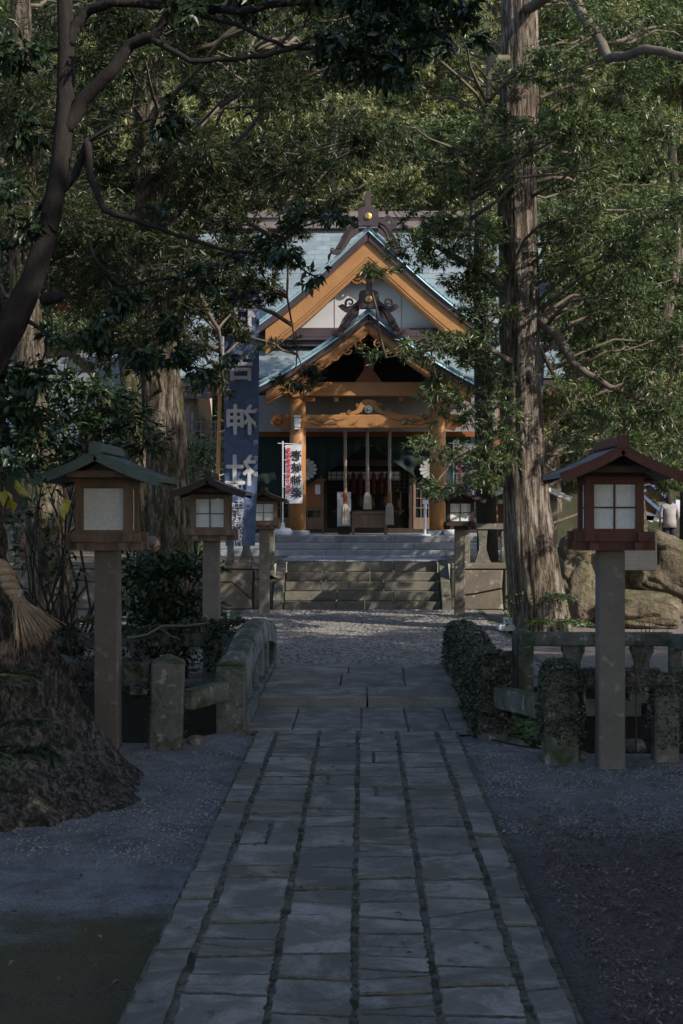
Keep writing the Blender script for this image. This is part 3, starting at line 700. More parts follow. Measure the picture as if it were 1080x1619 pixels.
# terrace paving and upper steps
mb = MB(); mb.quad([(-1.7, 30.1, .912), (1.8, 30.1, .912), (1.8, 33.35, .912), (-1.7, 33.35, .912)])
tag(mb.build('landing_bed', M['joint']), kind='structure')
mb = MB(); y = 30.12
while y < 33.3:
    x = -1.68 + random.uniform(0, .1)
    while x < 1.7:
        l = random.uniform(.2, .42); slab(mb, jag_poly(x, min(x + l, 1.78), y, y + .24, .006), .93, (0, 0), .03, .006); x += l + .012
    y += .255
tag(mb.build('landing_paving', M['step_grey']), kind='structure')
us = empty('upper_steps', (0, 33.4, .9), 'three pale grey stone steps leading up to the shrine floor', 'steps')
for i in range(3):
    mb = MB(); z1 = .9 + .153 * (i + 1); y0 = 33.4 + .42 * i
    x = -3.5; 
    while x < 3.75:
        l = random.uniform(1.2, 1.8); xe = min(x + l, 3.8); mb.box(((x + xe) / 2, y0 + .3, z1 - .077), (xe - x - .006, .6, .150), None, 1, .012); x = xe
    mb.build('step', M['step_grey'] if i < 2 else M['slate'], us)
mb = MB(); mb.box((.17, 39.9, 1.13), (7.4, 11.2, .46)); tag(mb.build('shrine_floor', M['step_grey']), kind='structure')

# ------------------------------------------------------------ stone fences along the stream
def rough_post(mb, x, y, z0, z1, wd, cap=True, lean=0, rz=0):
    m = Euler((0, lean, rz)).to_matrix()
    mb.box((x, y, (z0 + z1) / 2), (wd, wd, z1 - z0), m, 1, .014)
    if cap:
        h = wd * .22; off = m @ Vector((0, 0, (z1 - z0) / 2 + h / 2 - .004))
        mb.box((x + off.x, y, (z0 + z1) / 2 + off.z), (wd * .97, wd * .97, h), m, .12)
nl = empty('stone_fence', (-2.2, 12.2, 0), 'mossy stone post fence on the near bank left of the bridge', 'fence')
for px, py0, D, wd, lean in ((263, 1045, 12.15, .27, .03), (95, 1045, 12.3, .26, 0)):
    p = at(px, py0, D); mb = MB(); rough_post(mb, p.x, D, -.25, p.z, wd, True, lean, .08); mb.build('post', M['stone'], nl)
for q in range(2):
    p = at(-30 - 170 * q, 1045, 12.3); mb = MB(); rough_post(mb, p.x, 12.3, -.25, .7, .26); mb.build('post', M['stone'], nl)
mb = MB(); mb.bar(at(292, 1108, 12.2), at(352, 1092, 12.75), .15, .16, bev=.012); mb.build('rail', M['stone'], nl)
mb = MB(); mb.bar(at(238, 1062, 12.25), at(105, 1062, 12.32), .16, .17, bev=.012); mb.build('rail', M['stone'], nl)
mb = MB(); mb.bar(at(85, 1062, 12.32), at(-230, 1062, 12.32), .16, .17, bev=.012); mb.build('rail', M['stone'], nl)
nr = empty('stone_fence', (2.2, 11.6, 0), 'ivy grown stone fence on the near bank right of the bridge', 'fence')
for px, top, D, wd in ((885, 1058, 11.62, .265), (1050, 1066, 11.62, .19), (1215, 1066, 11.62, .19)):
    p = at(px, top, D); mb = MB(); rough_post(mb, p.x, D, -.2, p.z, wd, D < 0); mb.build('post', M['post'] if wd < .2 else M['stone'], nr)
mb = MB(); mb.bar(at(912, 1070, 11.62), at(1042, 1070, 11.62), .14, .14, bev=.012); mb.build('rail', M['stone'], nr)
mb = MB(); mb.bar(at(1060, 1068, 11.62), at(1400, 1068, 11.62), .14, .14, bev=.012); mb.build('rail', M['stone'], nr)
mb = MB(); mb.bar(at(792, 1102, 12.7), at(860, 1118, 11.75), .14, .18, bev=.012); mb.build('rail', M['stone'], nr)
fr = empty('stone_fence', (2.9, 16.3, 0), 'grey stone balustrade on the far bank right of the bridge', 'fence')
mb = MB(); rough_post(mb, at(826, 0, 16.3).x, 16.3, -.1, .63, .22); mb.build('post', M['stone'], fr)
mb = MB(); mb.bar(at(818, 1010, 15.9), at(1062, 1010, 15.9), .17, .145, bev=.014); mb.build('rail', M['stone'], fr)
mb = MB(); mb.bar(at(1068, 1012, 15.85), at(1230, 1050, 13.6), .17, .15, bev=.014); mb.build('rail', M['stone'], fr)
mb = MB(); mb.bar(at(1020, 1118, 15.95), at(1180, 1118, 15.95), .2, .16); mb.bar(at(860, 1118, 15.95), at(1010, 1118, 15.95), .2, .16); mb.build('base_course', M['stone'], fr)
for px in (830,):
    mb = MB(); p = at(px, 0, 15.9); mb.box((p.x, 15.9, .23), (.17, .15, .62), None, 1, .01); mb.build('baluster', M['stone'], fr)
for px in (905, 1013):
    mb = MB(); p = at(px, 0, 15.92); k = .10
    prof = [(-.12, .52), (-.12, .45), (-.10, .42), (-.055 - .02, .34), (-.075, .22), (-.09, .12), (-.13, .04), (-.13, -.1)]
    mb.prism([(p.x + a, z) for a, z in prof] + [(p.x - a, z) for a, z in reversed(prof)], 15.85, 15.99); mb.build('baluster', M['stone'], fr)
for px in (1066, 1110):
    mb = MB(); p = at(px, 0, 15.8); mb.box((p.x, 15.8, .2), (.13, .13, .66), None, 1, .01); mb.build('baluster', M['stone'], fr)
mb = MB(); mb.bar(at(752, 1040, 16.9), at(822, 1040, 16.4), .15, .16, bev=.012); mb.build('rail', M['stone'], fr)
fl = empty('stone_fence', (-2.8, 16.5, 0), 'dark stone fence under a hedge of climbers on the far bank left of the bridge', 'fence')
for x in (-1.55, -2.5, -3.6, -4.7, -5.9):
    mb = MB(); rough_post(mb, x, 16.5, -.1, .62, .2); mb.build('post', M['stone'], fl)
mb = MB(); mb.bar((-1.4, 16.5, .52), (-6.4, 16.5, .52), .16, .15, bev=.012); mb.build('rail', M['stone'], fl)
# terrace fences either side of the steps
def tamagaki(x0, x1, label, poss):
    t = empty('stone_fence', ((x0 + x1) / 2, 29.3, .9), label, 'fence')
    mb = MB(); mb.bar((x0, 29.3, 1.64), (x1, 29.3, 1.64), .2, .12, bev=.012); mb.build('rail', M['stone'], t)
    for x, kind in poss:
        mb = MB()
        if kind: 
            prof = [(-.10, 1.58), (-.08, 1.42), (-.07, 1.2), (-.12, 1.03), (-.16, .92)]
            mb.prism([(x + a, z) for a, z in prof] + [(x - a, z) for a, z in reversed(prof)], 29.23, 29.37)
        else: mb.box((x, 29.3, 1.24), (.13, .13, .68), None, 1, .01)
        mb.build('baluster', M['stone'], t)
tamagaki(1.95, 3.0, 'mossy stone rail fence on the terrace right of the steps', [(2.10, 0), (2.42, 1), (2.85, 0)])
tamagaki(-9, -1.72, 'stone rail fence on the terrace left of the steps', [(-1.80, 0), (-2.30, 1), (-2.62, 0), (-3.2, 1), (-4.1, 0), (-5, 1), (-6, 0), (-7, 1), (-8, 0)])

# ------------------------------------------------------------ lanterns
def make_lantern(name, label, x, y, sc_, mats, roof_half=.50, cross=True, depth=1.0, rz=0.0, zp=1.68, pw=.205, bw=.235, ph=.37, rise=.20):
    """standing lantern; mats = (post, frame, roof, ridge)"""
    mp, mf, mr, mg = mats
    t = empty(name, (0, 0, 0), label, 'lantern', 'lanterns lining the approach')
    mb = MB(); mb.box((0, 0, zp / 2 - .1), (pw, pw, zp + .2), None, .97, .012); mb.build('post', mp, t)
    mb = MB()
    for s_ in (-1, 1):
        mb.box((0, s_ * .17, zp + .035), (.62, .075, .07)); 
    for s_ in (-1, 1): mb.box((s_ * .17, 0, zp + .033), (.07, .62, .06))
    z = zp + .07
    for s_ in (-1, 1):
        mb.box((0, s_ * (bw + .005), z + .037), (.60, .075, .072)); mb.box((s_ * (bw + .005), 0, z + .035), (.075, .60, .064))
    mb.build('tray', mf, t)
    z += .073; zt = z + ph
    mb = MB()
    for sx in (-1, 1):
        for sy in (-1, 1): mb.box((sx * bw * .97, sy * bw * .97, z + ph / 2), (.062, .062, ph))
        mb.box((sx * bw * .97, 0, zt + .02), (.058, bw * 2.3, .05)); mb.box((0, sx * bw * .97, zt + .022), (bw * 2.3, .056, .052))
    for s_ in (-1, 1): mb.box((0, s_ * bw * .97, z + .012), (bw * 1.85, .04, .022)); mb.box((s_ * bw * .97, 0, z + .012), (.04, bw * 1.85, .022))
    mb.build('frame', mf, t)
    for i in range(4):
        mb = MB(); rm = Euler((0, 0, i * PI / 2)).to_matrix(); c = rm @ Vector((0, -bw * .97 + .004, z + ph / 2))
        mb.box(c, (bw * 1.72, .006, ph - .02), rm); pn = mb.build('pane', M['paper'], t)
        if cross or i:
            mb = MB(); c = rm @ Vector((0, -bw * .97 - .006, z + ph / 2))
            if i % 2 == 0 or cross:
                mb.box(c, (.014, .014, ph - .01), rm); c2 = c + rm @ Vector((0, .001, 0)); mb.box(c2, (bw * 1.75, .012, .013), rm)
            else:
                mb.box(c, (.016, .014, ph - .01), rm)
            mb.build('muntin', mf, pn)
    # gabled roof, ridge running front to back, slightly dished
    ze = zt + .045; rh = roof_half
    prof = [(0, ze + rise), (rh * .25, ze + rise * .68), (rh * .58, ze + rise * .32), (rh, ze - .01)]
    for s_ in (-1, 1):
        mb = MB(); th = .035
        k = len(mb.v); hd = depth / 2
        for yy in (-hd, hd):
            for a, b in prof: mb.v.append((s_ * a, yy, b + th))
            for a, b in prof: mb.v.append((s_ * a, yy, b))
        for i in range(3):
            mb.f += [(k + i, k + i + 1, k + i + 9, k + i + 8), (k + 4 + i, k + 12 + i, k + 13 + i, k + 5 + i), (k + i, k + 4 + i, k + 5 + i, k + i + 1), (k + 8 + i, k + 9 + i, k + 13 + i, k + 12 + i)]; mb.m += [0] * 4
        mb.f += [(k + 3, k + 7, k + 15, k + 11), (k, k + 8, k + 12, k + 4)]; mb.m += [0, 0]
        # sheet seam step half way and standing rolls
        a, b = prof[2]; mb.box((s_ * a * .985, 0, b + th + .006), (.03, depth * .995, .012), Euler((0, s_ * .4, 0)))
        a, b = prof[3]; mb.box((s_ * (a - .05), 0, b + th + .010), (.10, depth * .998, .010), Euler((0, s_ * .32, 0)))
        mb.build('roof_slope', mr, t)
        for yy in (-hd - .012, hd + .012):
            mb = MB()
            for i in range(3): mb.bar((s_ * prof[i][0], yy, prof[i][1] + .0), (s_ * prof[i + 1][0], yy, prof[i + 1][1] + .0), .026, .075)
            mb.build('bargeboard', mg if mg is not M['copper'] else mr, t)
    mb = MB(); mb.box((0, 0, ze + rise + .06), (.10, depth * 1.0, .075), None, .9, .008); mb.box((0, -depth / 2 - .02, ze + rise + .055), (.085, .03, .10)); mb.build('ridge_cap', mg, t)
    mb = MB(); mb.prism([(-rh * .62, ze - .0), (rh * .62, ze - .0), (0, ze + rise * .85)], -bw - .02, bw + .02); mb.box((0, -hd + .12, ze + rise * .28), (rh * .95, .05, .05)); mb.build('gable_board', mf if mg is M['copper'] else M['wood_dark'], t)
    t.location = (x, y, 0); t.rotation_euler.z = rz; t.scale = (sc_, sc_, sc_)
    return t
P_ = M['post']
make_lantern('stone_post_lantern', 'large lantern with red brown frame on a concrete post at the right foreground', 1.93, 11.4, 1.0, (P_, M['wood_red'], M['slate'], M['wood_red']), .455, True, 1.1, bw=.195)
make_lantern('stone_post_lantern', 'large lantern with green copper roof and one plain pane beside the big root at left', -2.09, 12.05, 1.0, (P_, M['wood_old'], M['copper'], M['copper']), .505, False, 1.15, pw=.20, bw=.20, zp=1.66)
make_lantern('stone_post_lantern', 'brown framed lantern between the left trunk and the indigo banner', -1.70, 16.6, .93, (P_, M['wood_old'], M['slate'], M['wood_dark']), .45, True, 1.0, zp=1.76, rise=.17, bw=.205)
make_lantern('stone_post_lantern', 'small lantern in front of the left shrine pillar beside the steps', -1.83, 27.6, .93, (P_, M['wood_old'], M['slate'], M['wood_dark']), .48, True, .95, zp=1.74, rise=.18)
make_lantern('stone_post_lantern', 'small dark lantern right of the steps under the drooping branch', 1.80, 26.9, .93, (P_, M['wood_dark'], M['slate'], M['wood_dark']), .48, True, .95, zp=1.74, rise=.18)

# ------------------------------------------------------------ shrine hall
X0 = 0.17; FZ = 1.36
sh = empty('shrine_hall', (X0, 38.0, 0), 'wooden shrine hall with stacked copper gables at the head of the steps', 'shrine')
def interp(prof, u):
    for (a, za), (b, zb) in zip(prof, prof[1:]):
        if u <= b: return za + (zb - za) * (u - a) / (b - a)
    return prof[-1][1]
def smooth_prof(prof, n):
    """resample a roof profile with a soft concave sag"""
    W_ = prof[-1][0]; out = []
    for i in range(n + 1):
        u = W_ * i / n; e = W_ / n
        z = (interp(prof, max(0, u - e)) + 2 * interp(prof, u) + interp(prof, min(W_, u + e))) / 4 if 0 < i < n else interp(prof, u)
        out.append((u, z))
    return out
def gable_roof(parent, y0, y1, prof, th, mat, fascia, board, bw_, bthick, name_board='bargeboard'):
    """two slopes with ridge along y; prof = half profile (distance from centre, height of top surface)"""
    pr = smooth_prof(prof, 12)
    for s_ in (-1, 1):
        mb = MB(); k = 0
        for (u, z), (u2, z2) in zip(pr, pr[1:]):        # stepped courses
            d = .020
            pts = [(u, z + d), (u2 + .012, z2 + d * .4), (u2 + .012, z2 - .045), (u, z - .045)]
            kk = len(mb.v)
            for yy in (y0, y1): mb.v += [(X0 + s_ * a, yy, b) for a, b in pts]
            mb.f += [(kk, kk + 1, kk + 5, kk + 4), (kk + 1, kk + 2, kk + 6, kk + 5), (kk + 2, kk + 3, kk + 7, kk + 6), (kk, kk + 3, kk + 2, kk + 1), (kk + 4, kk + 5, kk + 6, kk + 7)]; mb.m += [0] * 5
        mb.build('roof_slope', mat, parent)
        mb = MB(); n = len(pr)      # copper verge capping the front edge
        for yy, dz in ((y0 - .03, -.115), (y0 + .12, .045)):
            for (u, z) in pr: mb.v.append((X0 + s_ * u, yy, z + dz))
        for i in range(n - 1): mb.f.append((i, i + 1, n + i + 1, n + i)); mb.m.append(0)
        k = len(mb.v)
        for yy, dz in ((y0 - .03, -.115), (y0 + .12, -.125)):
            for (u, z) in pr: mb.v.append((X0 + s_ * u, yy, z + dz))
        for i in range(n - 1): mb.f.append((k + i, k + i + 1, k + n + i + 1, k + n + i)); mb.m.append(0)
        mb.build('verge', M['verge'], parent)
        # dark fascia under the roof edge
        mb = MB(); n = len(pr)
        for yy in (y0 + .03, y0 + .25):
            for (u, z) in pr: mb.v.append((X0 + s_ * u, yy, z - .048))
            for (u, z) in pr: mb.v.append((X0 + s_ * (u - .02), yy, z - .048 - th * (1 - .15 * (u / pr[-1][0]))))
        for i in range(n - 1):
            mb.f += [(i, i + 1, n + i + 1, n + i), (2 * n + i, 3 * n + i, 3 * n + i + 1, 2 * n + i + 1), (n + i, n + i + 1, 3 * n + i + 1, 3 * n + i), (i, 2 * n + i, 2 * n + i + 1, i + 1)]; mb.m += [0] * 4
        mb.f.append((n - 1, 2 * n - 1, 4 * n - 1, 3 * n - 1)); mb.m.append(0)
        mb.build('fascia', fascia, parent)
        for q, (o0, o1, yb, mt) in enumerate(((th + .048, th + bw_, y0 + .12, board), (th + bw_ * .80, th + bw_ * 1.12, y0 + .17, board))):
            mb = MB(); uu = [(u, z) for u, z in pr if u <= pr[-1][0] * .985]; n = len(uu)
            for yy in (yb, yb + bthick):
                for (u, z) in uu: mb.v.append((X0 + s_ * u, yy, z - o0))
                for (u, z) in uu: mb.v.append((X0 + s_ * u, yy, z - o1 * (1.0 if u < 1e-3 else 1)))
            for i in range(n - 1):
                mb.f += [(i, i + 1, n + i + 1, n + i), (2 * n + i, 3 * n + i, 3 * n + i + 1, 2 * n + i + 1), (n + i, n + i + 1, 3 * n + i + 1, 3 * n + i), (i, 2 * n + i, 2 * n + i + 1, i + 1)]; mb.m += [0] * 4
            mb.f += [(n - 1, 2 * n - 1, 4 * n - 1, 3 * n - 1), (0, n, 3 * n, 2 * n)]; mb.m += [0, 0]
            bo_ = mb.build(name_board, mt, parent)
            if q == 0:
                mb = MB()
                for frac in (.78, .93):
                    o_ = th + .048 + (bw_ - .048) * frac
                    mb.tube([(X0 + s_ * u, yb - .002, z - o_) for u, z in uu], .011, 4)
                mb.build('groove_shade', M['groove_shade'], bo_)  # raised dark strips painting the shadow lines of the board edge
def scroll(mb, cx, cz, r0, turns, y, w0, w1, sgn=1, a0=0.0, n=26, dep=.05):
    """flat spiral volute"""
    for i in range(n):
        def P(t):
            a = a0 + sgn * turns * 2 * PI * t; r_ = r0 * (1 - .85 * t); return cx + r_ * math.cos(a), cz + r_ * math.sin(a)
        a, b = P(i / n), P((i + 1) / n); w_ = w0 + (w1 - w0) * i / n
        mb.bar((a[0], y, a[1]), (b[0], y, b[1]), dep, w_)
def ridge_ornament(parent, y, z, s):
    """demon-tile style ridge end: stepped crown with gilt boss and curling fins"""
    t = MB()
    t.prism([(X0 + a * s, z + b * s) for a, b in [(-.30, 0), (-.30, .42), (-.26, .50), (-.17, .55), (.17, .55), (.26, .50), (.30, .42), (.30, 0)]], y - .02, y + .16)
    t.prism([(X0 + a * s, z + b * s) for a, b in [(-.085, .5), (-.085, .98), (0, 1.04), (.085, .98), (.085, .5)]], y, y + .14)
    for q in (-1, 1):
        def o(pts): t.prism([(X0 + q * a * s, z + b * s) for a, b in pts], y + .01, y + .12)
        o([(.28, .10), (.42, .05), (.56, -.04), (.66, -.14), (.74, -.27), (.80, -.44), (.90, -.62), (1.02, -.72), (1.12, -.70), (1.10, -.80), (.95, -.84), (.80, -.78), (.64, -.60), (.5, -.36), (.3, -.2)])
        o([(.28, .30), (.36, .20), (.50, .10), (.64, .06), (.78, .14), (.92, .08), (.82, -.02), (.70, -.10), (.5, -.12), (.28, -.05)])
        scroll(t, X0 + q * .56 * s, z + .18 * s, .14 * s, 1.1, y + .05, .075 * s, .03 * s, q, PI / 2 - q * PI / 2 - q * .6)
        scroll(t, X0 + q * 1.03 * s, z - .70 * s, .09 * s, .9, y + .05, .05 * s, .02 * s, q, -PI / 2)
        for k in range(4):   # raised flowing ribs
            pts = [(.34 + .07 * k, .02 - .02 * k), (.50 + .06 * k, -.14 - .02 * k), (.60 + .06 * k, -.33), (.68 + .055 * k, -.50), (.80 + .05 * k, -.66)]
            t.tube([(X0 + q * a * s, y - .005, z + b * s) for a, b in pts], .016 * s, 5)
    orn = t.build('ridge_ornament', M['purple_wood'], parent)
    g = MB(); zc = z + .27 * s; g.lathe([(.0, -.05), (.06 * s, -.045), (.105 * s, -.03), (.105 * s, 0.02)], (X0, y - .015, zc), 18, 'y')
    for a in range(12):
        g.bar((X0 + .03 * s * math.cos(a * PI / 6), y - .068, zc + .03 * s * math.sin(a * PI / 6)), (X0 + .09 * s * math.cos(a * PI / 6), y - .055, zc + .09 * s * math.sin(a * PI / 6)), .012, .018 * s)
    g.build('gilt_boss', M['gold'], orn, False)

# main roof (ridge across the picture) built as one stepped slope each way
mainp = [(0, 10.0), (1.2, 8.95), (2.6, 7.55), (4.0, 6.35), (5.6, 5.30)]
yr = 42.1
pr = smooth_prof(mainp, 30)
for s_ in (-1, 1):
    mb = MB()
    for (u, z), (u2, z2) in zip(pr, pr[1:]):
        kk = len(mb.v); pts = [(u, z + .022), (u2 + .012, z2 + .010), (u2 + .012, z2 - .05), (u, z - .05)]
        for xx in (X0 - 4.9, X0 + 4.9): mb.v += [(xx, yr + s_ * a, b) for a, b in pts]
        mb.f += [(kk, kk + 1, kk + 5, kk + 4), (kk + 1, kk + 2, kk + 6, kk + 5), (kk + 2, kk + 3, kk + 7, kk + 6), (kk, kk + 3, kk + 2, kk + 1), (kk + 4, kk + 5, kk + 6, kk + 7)]; mb.m += [0] * 5
    mb.build('main_roof_slope', M['roof'], sh)
mb = MB(); mb.box((X0, yr, 10.15), (9.7, .42, .30)); mb.box((X0, yr, 10.36), (9.8, .60, .10)); mb.box((X0, yr, 10.05), (9.75, .56, .08)); mb.box((X0, yr, 10.46), (9.7, .34, .10))
mb.build('main_ridge', rough_mat('weathered_ridge_copper', (0.10, 0.08, 0.08), (0.20, 0.165, 0.165), 3, bump=0.3), sh)
mb = MB(); mb.box((X0, yr - 5.50, 5.16), (9.9, .12, .20)); mb.build('eave_fascia', M['purple_wood'], sh)
mb = MB()
for i in range(48): 
    x = X0 - 4.8 + .203 * i; mb.box((x, yr - 4.6, 5.28), (.07, 1.9, .08), Euler((R(26), 0, 0)))
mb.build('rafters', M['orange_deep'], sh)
# dark ridge boards between the gables (roof crest of the lower slope)
mb = MB()
for i in range(4): mb.box((X0, 37.72 - .02 * i, 6.60 - .085 * i), (5.3 - .0 * i, .3 + .07 * i, .07))
mb.box((X0, 37.8, 6.36), (5.6, .6, .40)); mb.build('crest_boards', M['purple_wood'], sh)
# big upper gable
up = [(0, 9.15), (.78, 8.42), (1.57, 7.70), (2.25, 7.14), (2.85, 6.70)]
gable_roof(sh, 37.15, 41.6, up, .27, M['roof_side'], M['purple_wood'], M['orange'], .60, .10)
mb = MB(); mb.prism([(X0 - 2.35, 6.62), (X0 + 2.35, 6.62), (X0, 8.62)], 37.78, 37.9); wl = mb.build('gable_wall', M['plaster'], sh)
mb = MB()
for u in (-.86, .86): mb.box((X0 + u, 37.772, 7.2), (.012, .012, 1.15))
mb.build('wall_joint', M['lattice'], wl)
mb = MB()   # stepped inner board and carved pendant under the peak
mb.prism([(X0 - .95, 7.80), (X0, 8.56), (X0 + .95, 7.80), (X0 + .80, 7.72), (X0 + .25, 7.86), (X0, 7.72), (X0 - .25, 7.86), (X0 - .80, 7.72)], 37.50, 37.60)
mb.build('pendant_board', M['orange'], sh)
mb = MB()
for q in (-1, 1):
    for (a, b, r_) in ((.30, 7.90, .16), (.62, 7.83, .15), (.46, 8.02, .10)):
        scroll(mb, X0 + q * a, b, r_, 1.5, 37.47, .05, .02, q, 0, 22, .06)
mb.lathe([(0, -.06), (.07, -.05), (.10, -.02), (.10, .03)], (X0, 37.46, 8.13), 12, 'y')
for a in range(4): mb.box((X0 + .12 * math.cos(a * PI / 2 + .78), 37.46, 8.13 + .12 * math.sin(a * PI / 2 + .78)), (.11, .06, .11), None, .8)
mb.build('carved_pendant', M['orange_deep'], sh)
ridge_ornament(sh, 37.05, 9.15, .86)
# porch gable
lo = [(0, 6.66), (.41, 6.32), (.95, 5.92), (1.45, 5.58), (2.0, 5.24), (2.62, 4.92)]
gable_roof(sh, 34.2, 38.0, lo, .22, M['roof_side'], M['purple_wood'], M['orange'], .31, .10)
ridge_ornament(sh, 34.12, 6.66, .78)
mb = MB()
for q in (-1, 1):
    for a, b, r_ in ((.22, 5.86, .13), (.52, 5.72, .12), (.80, 5.56, .10)): scroll(mb, X0 + q * a, b, r_, 1.4, 34.36, .045, .02, q, 0, 20, .06)
    mb.prism([(X0 + q * .02, 5.98), (X0 + q * .9, 5.45), (X0 + q * 1.1, 5.42), (X0 + q * .95, 5.55), (X0 + q * .3, 5.80)], 34.34, 34.40)
mb.build('carved_pendant', M['orange'], sh)
mb = MB()
for q in (-1, 1):
    mb.prism([(X0 + q * a, b) for a, b in [(1.45, 4.98), (2.2, 4.98), (2.12, 4.80), (1.98, 4.70), (1.86, 4.72), (1.78, 4.62), (1.62, 4.64), (1.5, 4.76)]], 34.34, 34.42)
    scroll(mb, X0 + q * 1.70, 4.80, .09, 1.5, 34.32, .03, .015, q, 0, 18, .03); scroll(mb, X0 + q * 1.95, 4.84, .08, 1.5, 34.32, .03, .015, -q, 0, 18, .03)
mb.build('carved_bracket', M['orange'], sh)
# near-black sheet painting the shade inside the gable; king post and struts
mb = MB(); mb.prism([(X0 - 2.4, 4.86), (X0 + 2.4, 4.86), (X0, 6.28)], 35.6, 35.7); mb.build('gable_shade_sheet', M['dark'], sh)
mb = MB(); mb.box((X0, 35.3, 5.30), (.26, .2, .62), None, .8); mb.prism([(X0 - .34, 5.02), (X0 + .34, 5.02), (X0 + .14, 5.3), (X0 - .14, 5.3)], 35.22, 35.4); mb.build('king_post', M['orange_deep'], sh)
# pillars
for sx in (-1.70, 1.66):
    x = X0 + sx; mb = MB(); mb.lathe([(.20, FZ + .08), (.195, FZ + 1.8), (.19, 4.62)], (x, 35.2, 0), 20); p_ = mb.build('pillar', M['orange'], sh, True)
    mb = MB(); mb.box((x, 35.2, FZ + .045), (.56, .56, .15), None, 1, .035); mb.build('pillar_base', M['step_grey'], p_)
    mb = MB(); mb.box((x, 35.2, 4.66), (.34, .34, .12), None, 1.3); mb.build('bearing_block', M['orange_deep'], p_)
    # curling beam nosing outside the pillar
    q = -1 if sx < 0 else 1
    mb = MB(); o = [(.16, 3.92), (.16, 4.24), (.40, 4.27), (.58, 4.20), (.66, 4.08), (.58, 3.98), (.46, 3.96), (.40, 3.86), (.28, 3.90)]
    mb.prism([(x + q * a, b) for a, b in o], 35.12, 35.28); no_ = mb.build('beam_nosing', M['orange_deep'], p_)
    mb = MB(); scroll(mb, x + q * .47, 4.10, .11, 1.3, 35.10, .02, .012, q, .5, 20, .02); mb.build('carving', M['groove_shade'], no_)
# tie beams
mb = MB(); mb.box((X0, 35.2, 4.08), (3.12, .20, .34), None, 1, .02); tb = mb.build('tie_beam', M['orange'], sh)
mb = MB(); mb.box((X0, 35.08, 3.965), (2.3, .03, .05)); mb.build('moulding', M['orange'], tb)
mb = MB()
for q in (-1, 1):
    pts = [(1.45, 4.14), (1.3, 4.16), (1.2, 4.08), (1.08, 4.05), (.98, 4.12), (.86, 4.16), (.76, 4.10), (.62, 4.13), (.50, 4.17)]
    mb.tube([(X0 + q * a, 35.098, b) for a, b in pts], [.012] * 8 + [.004], 4)
    pts = [(1.4, 4.06), (1.25, 4.0), (1.1, 4.0), (.95, 4.03), (.85, 4.0), (.75, 4.02)]
    mb.tube([(X0 + q * a, 35.098, b) for a, b in pts], [.012] * 5 + [.004], 4)
    scroll(mb, X0 + q * 1.12, 4.10, .06, 1.2, 35.097, .014, .008, q, 0, 14, .012)
mb.build('carving', M['groove_shade'], tb)
mb = MB(); mb.box((X0, 35.2, 4.86), (4.9, .26, .34), None, 1, .02); mb.build('eave_beam', M['orange'], sh)
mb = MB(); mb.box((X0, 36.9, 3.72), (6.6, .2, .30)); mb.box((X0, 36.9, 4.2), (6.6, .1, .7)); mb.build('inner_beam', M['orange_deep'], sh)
for sx in (-1.45, 1.45, -.78, .78):
    mb = MB(); mb.box((X0 + sx * (1.0), 35.2, 4.62), (.34 if abs(sx) > 1 else .10, .16, .10)); mb.build('bracket_arm', M['orange_deep'], sh)
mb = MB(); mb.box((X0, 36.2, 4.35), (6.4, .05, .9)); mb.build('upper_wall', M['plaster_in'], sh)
# frog-leg strut with flower boss
mb = MB()
o = [(0, 4.62), (.14, 4.60), (.20, 4.54), (.23, 4.44), (.30, 4.36), (.45, 4.31), (.66, 4.29), (.72, 4.255), (.40, 4.252), (.26, 4.27), (.17, 4.32), (.12, 4.40), (.07, 4.44), (0, 4.45)]
mb.prism([(X0 + a, b) for a, b in o] + [(X0 - a, b) for a, b in reversed(o[1:-1])], 35.12, 35.24)
for q in (-1, 1):
    scroll(mb, X0 + q * .46, 4.32, .06, 1.3, 35.11, .025, .012, q, 0, 14, .04); scroll(mb, X0 + q * .26, 4.48, .05, 1.3, 35.11, .022, .012, q, 0, 14, .04)
ks = mb.build('frog_leg_strut', M['orange'], sh)
mb = MB()
for i in range(8): a = i * PI / 4; mb.box((X0 + .07 * math.cos(a), 35.09, 4.38 + .07 * math.sin(a)), (.055, .03, .055), None, .8)
mb.lathe([(0, -.03), (.035, -.02), (.035, .02)], (X0, 35.08, 4.38), 10, 'y'); mb.build('flower_boss', M['copper'], ks)
# body walls, doors
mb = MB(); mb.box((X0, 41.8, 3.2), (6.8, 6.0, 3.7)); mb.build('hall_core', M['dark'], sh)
mb = MB()
for x in (-3.3, -2.55, -1.15, 1.15, 2.55, 3.3): mb.box((X0 + x, 38.72, 2.65), (.14, .14, 2.6))
mb.box((X0, 38.72, 3.2), (6.7, .12, .16)); mb.box((X0, 38.72, FZ + .06), (6.7, .16, .12)); mb.build('wall_frame', M['wood_dark'], sh)
def lattice_door(x, w_, z0, z1, nx, nz, mat):
    mb = MB(); y = 38.66
    mb.box((x - w_ / 2 + .03, y, (z0 + z1) / 2), (.06, .06, z1 - z0)); mb.box((x + w_ / 2 - .03, y, (z0 + z1) / 2), (.06, .06, z1 - z0))
    mb.box((x, y, z0 + .15), (w_, .05, .30)); mb.box((x, y, z1 - .03), (w_ - .13, .055, .06))
    for i in range(1, nx): mb.box((x - w_ / 2 + w_ * i / nx, y, (z0 + z1) / 2 + .1), (.022, .03, z1 - z0 - .26))
    for i in range(1, nz): mb.box((x, y + .002, z0 + .3 + (z1 - z0 - .36) * i / nz), (w_ - .12, .03, .022))
    d = mb.build('lattice_door', mat, sh); mb = MB(); mb.box((x, y + .035, (z0 + z1) / 2), (w_ - .1, .01, z1 - z0 - .1)); mb.build('glass', M['glass_dark'], d)
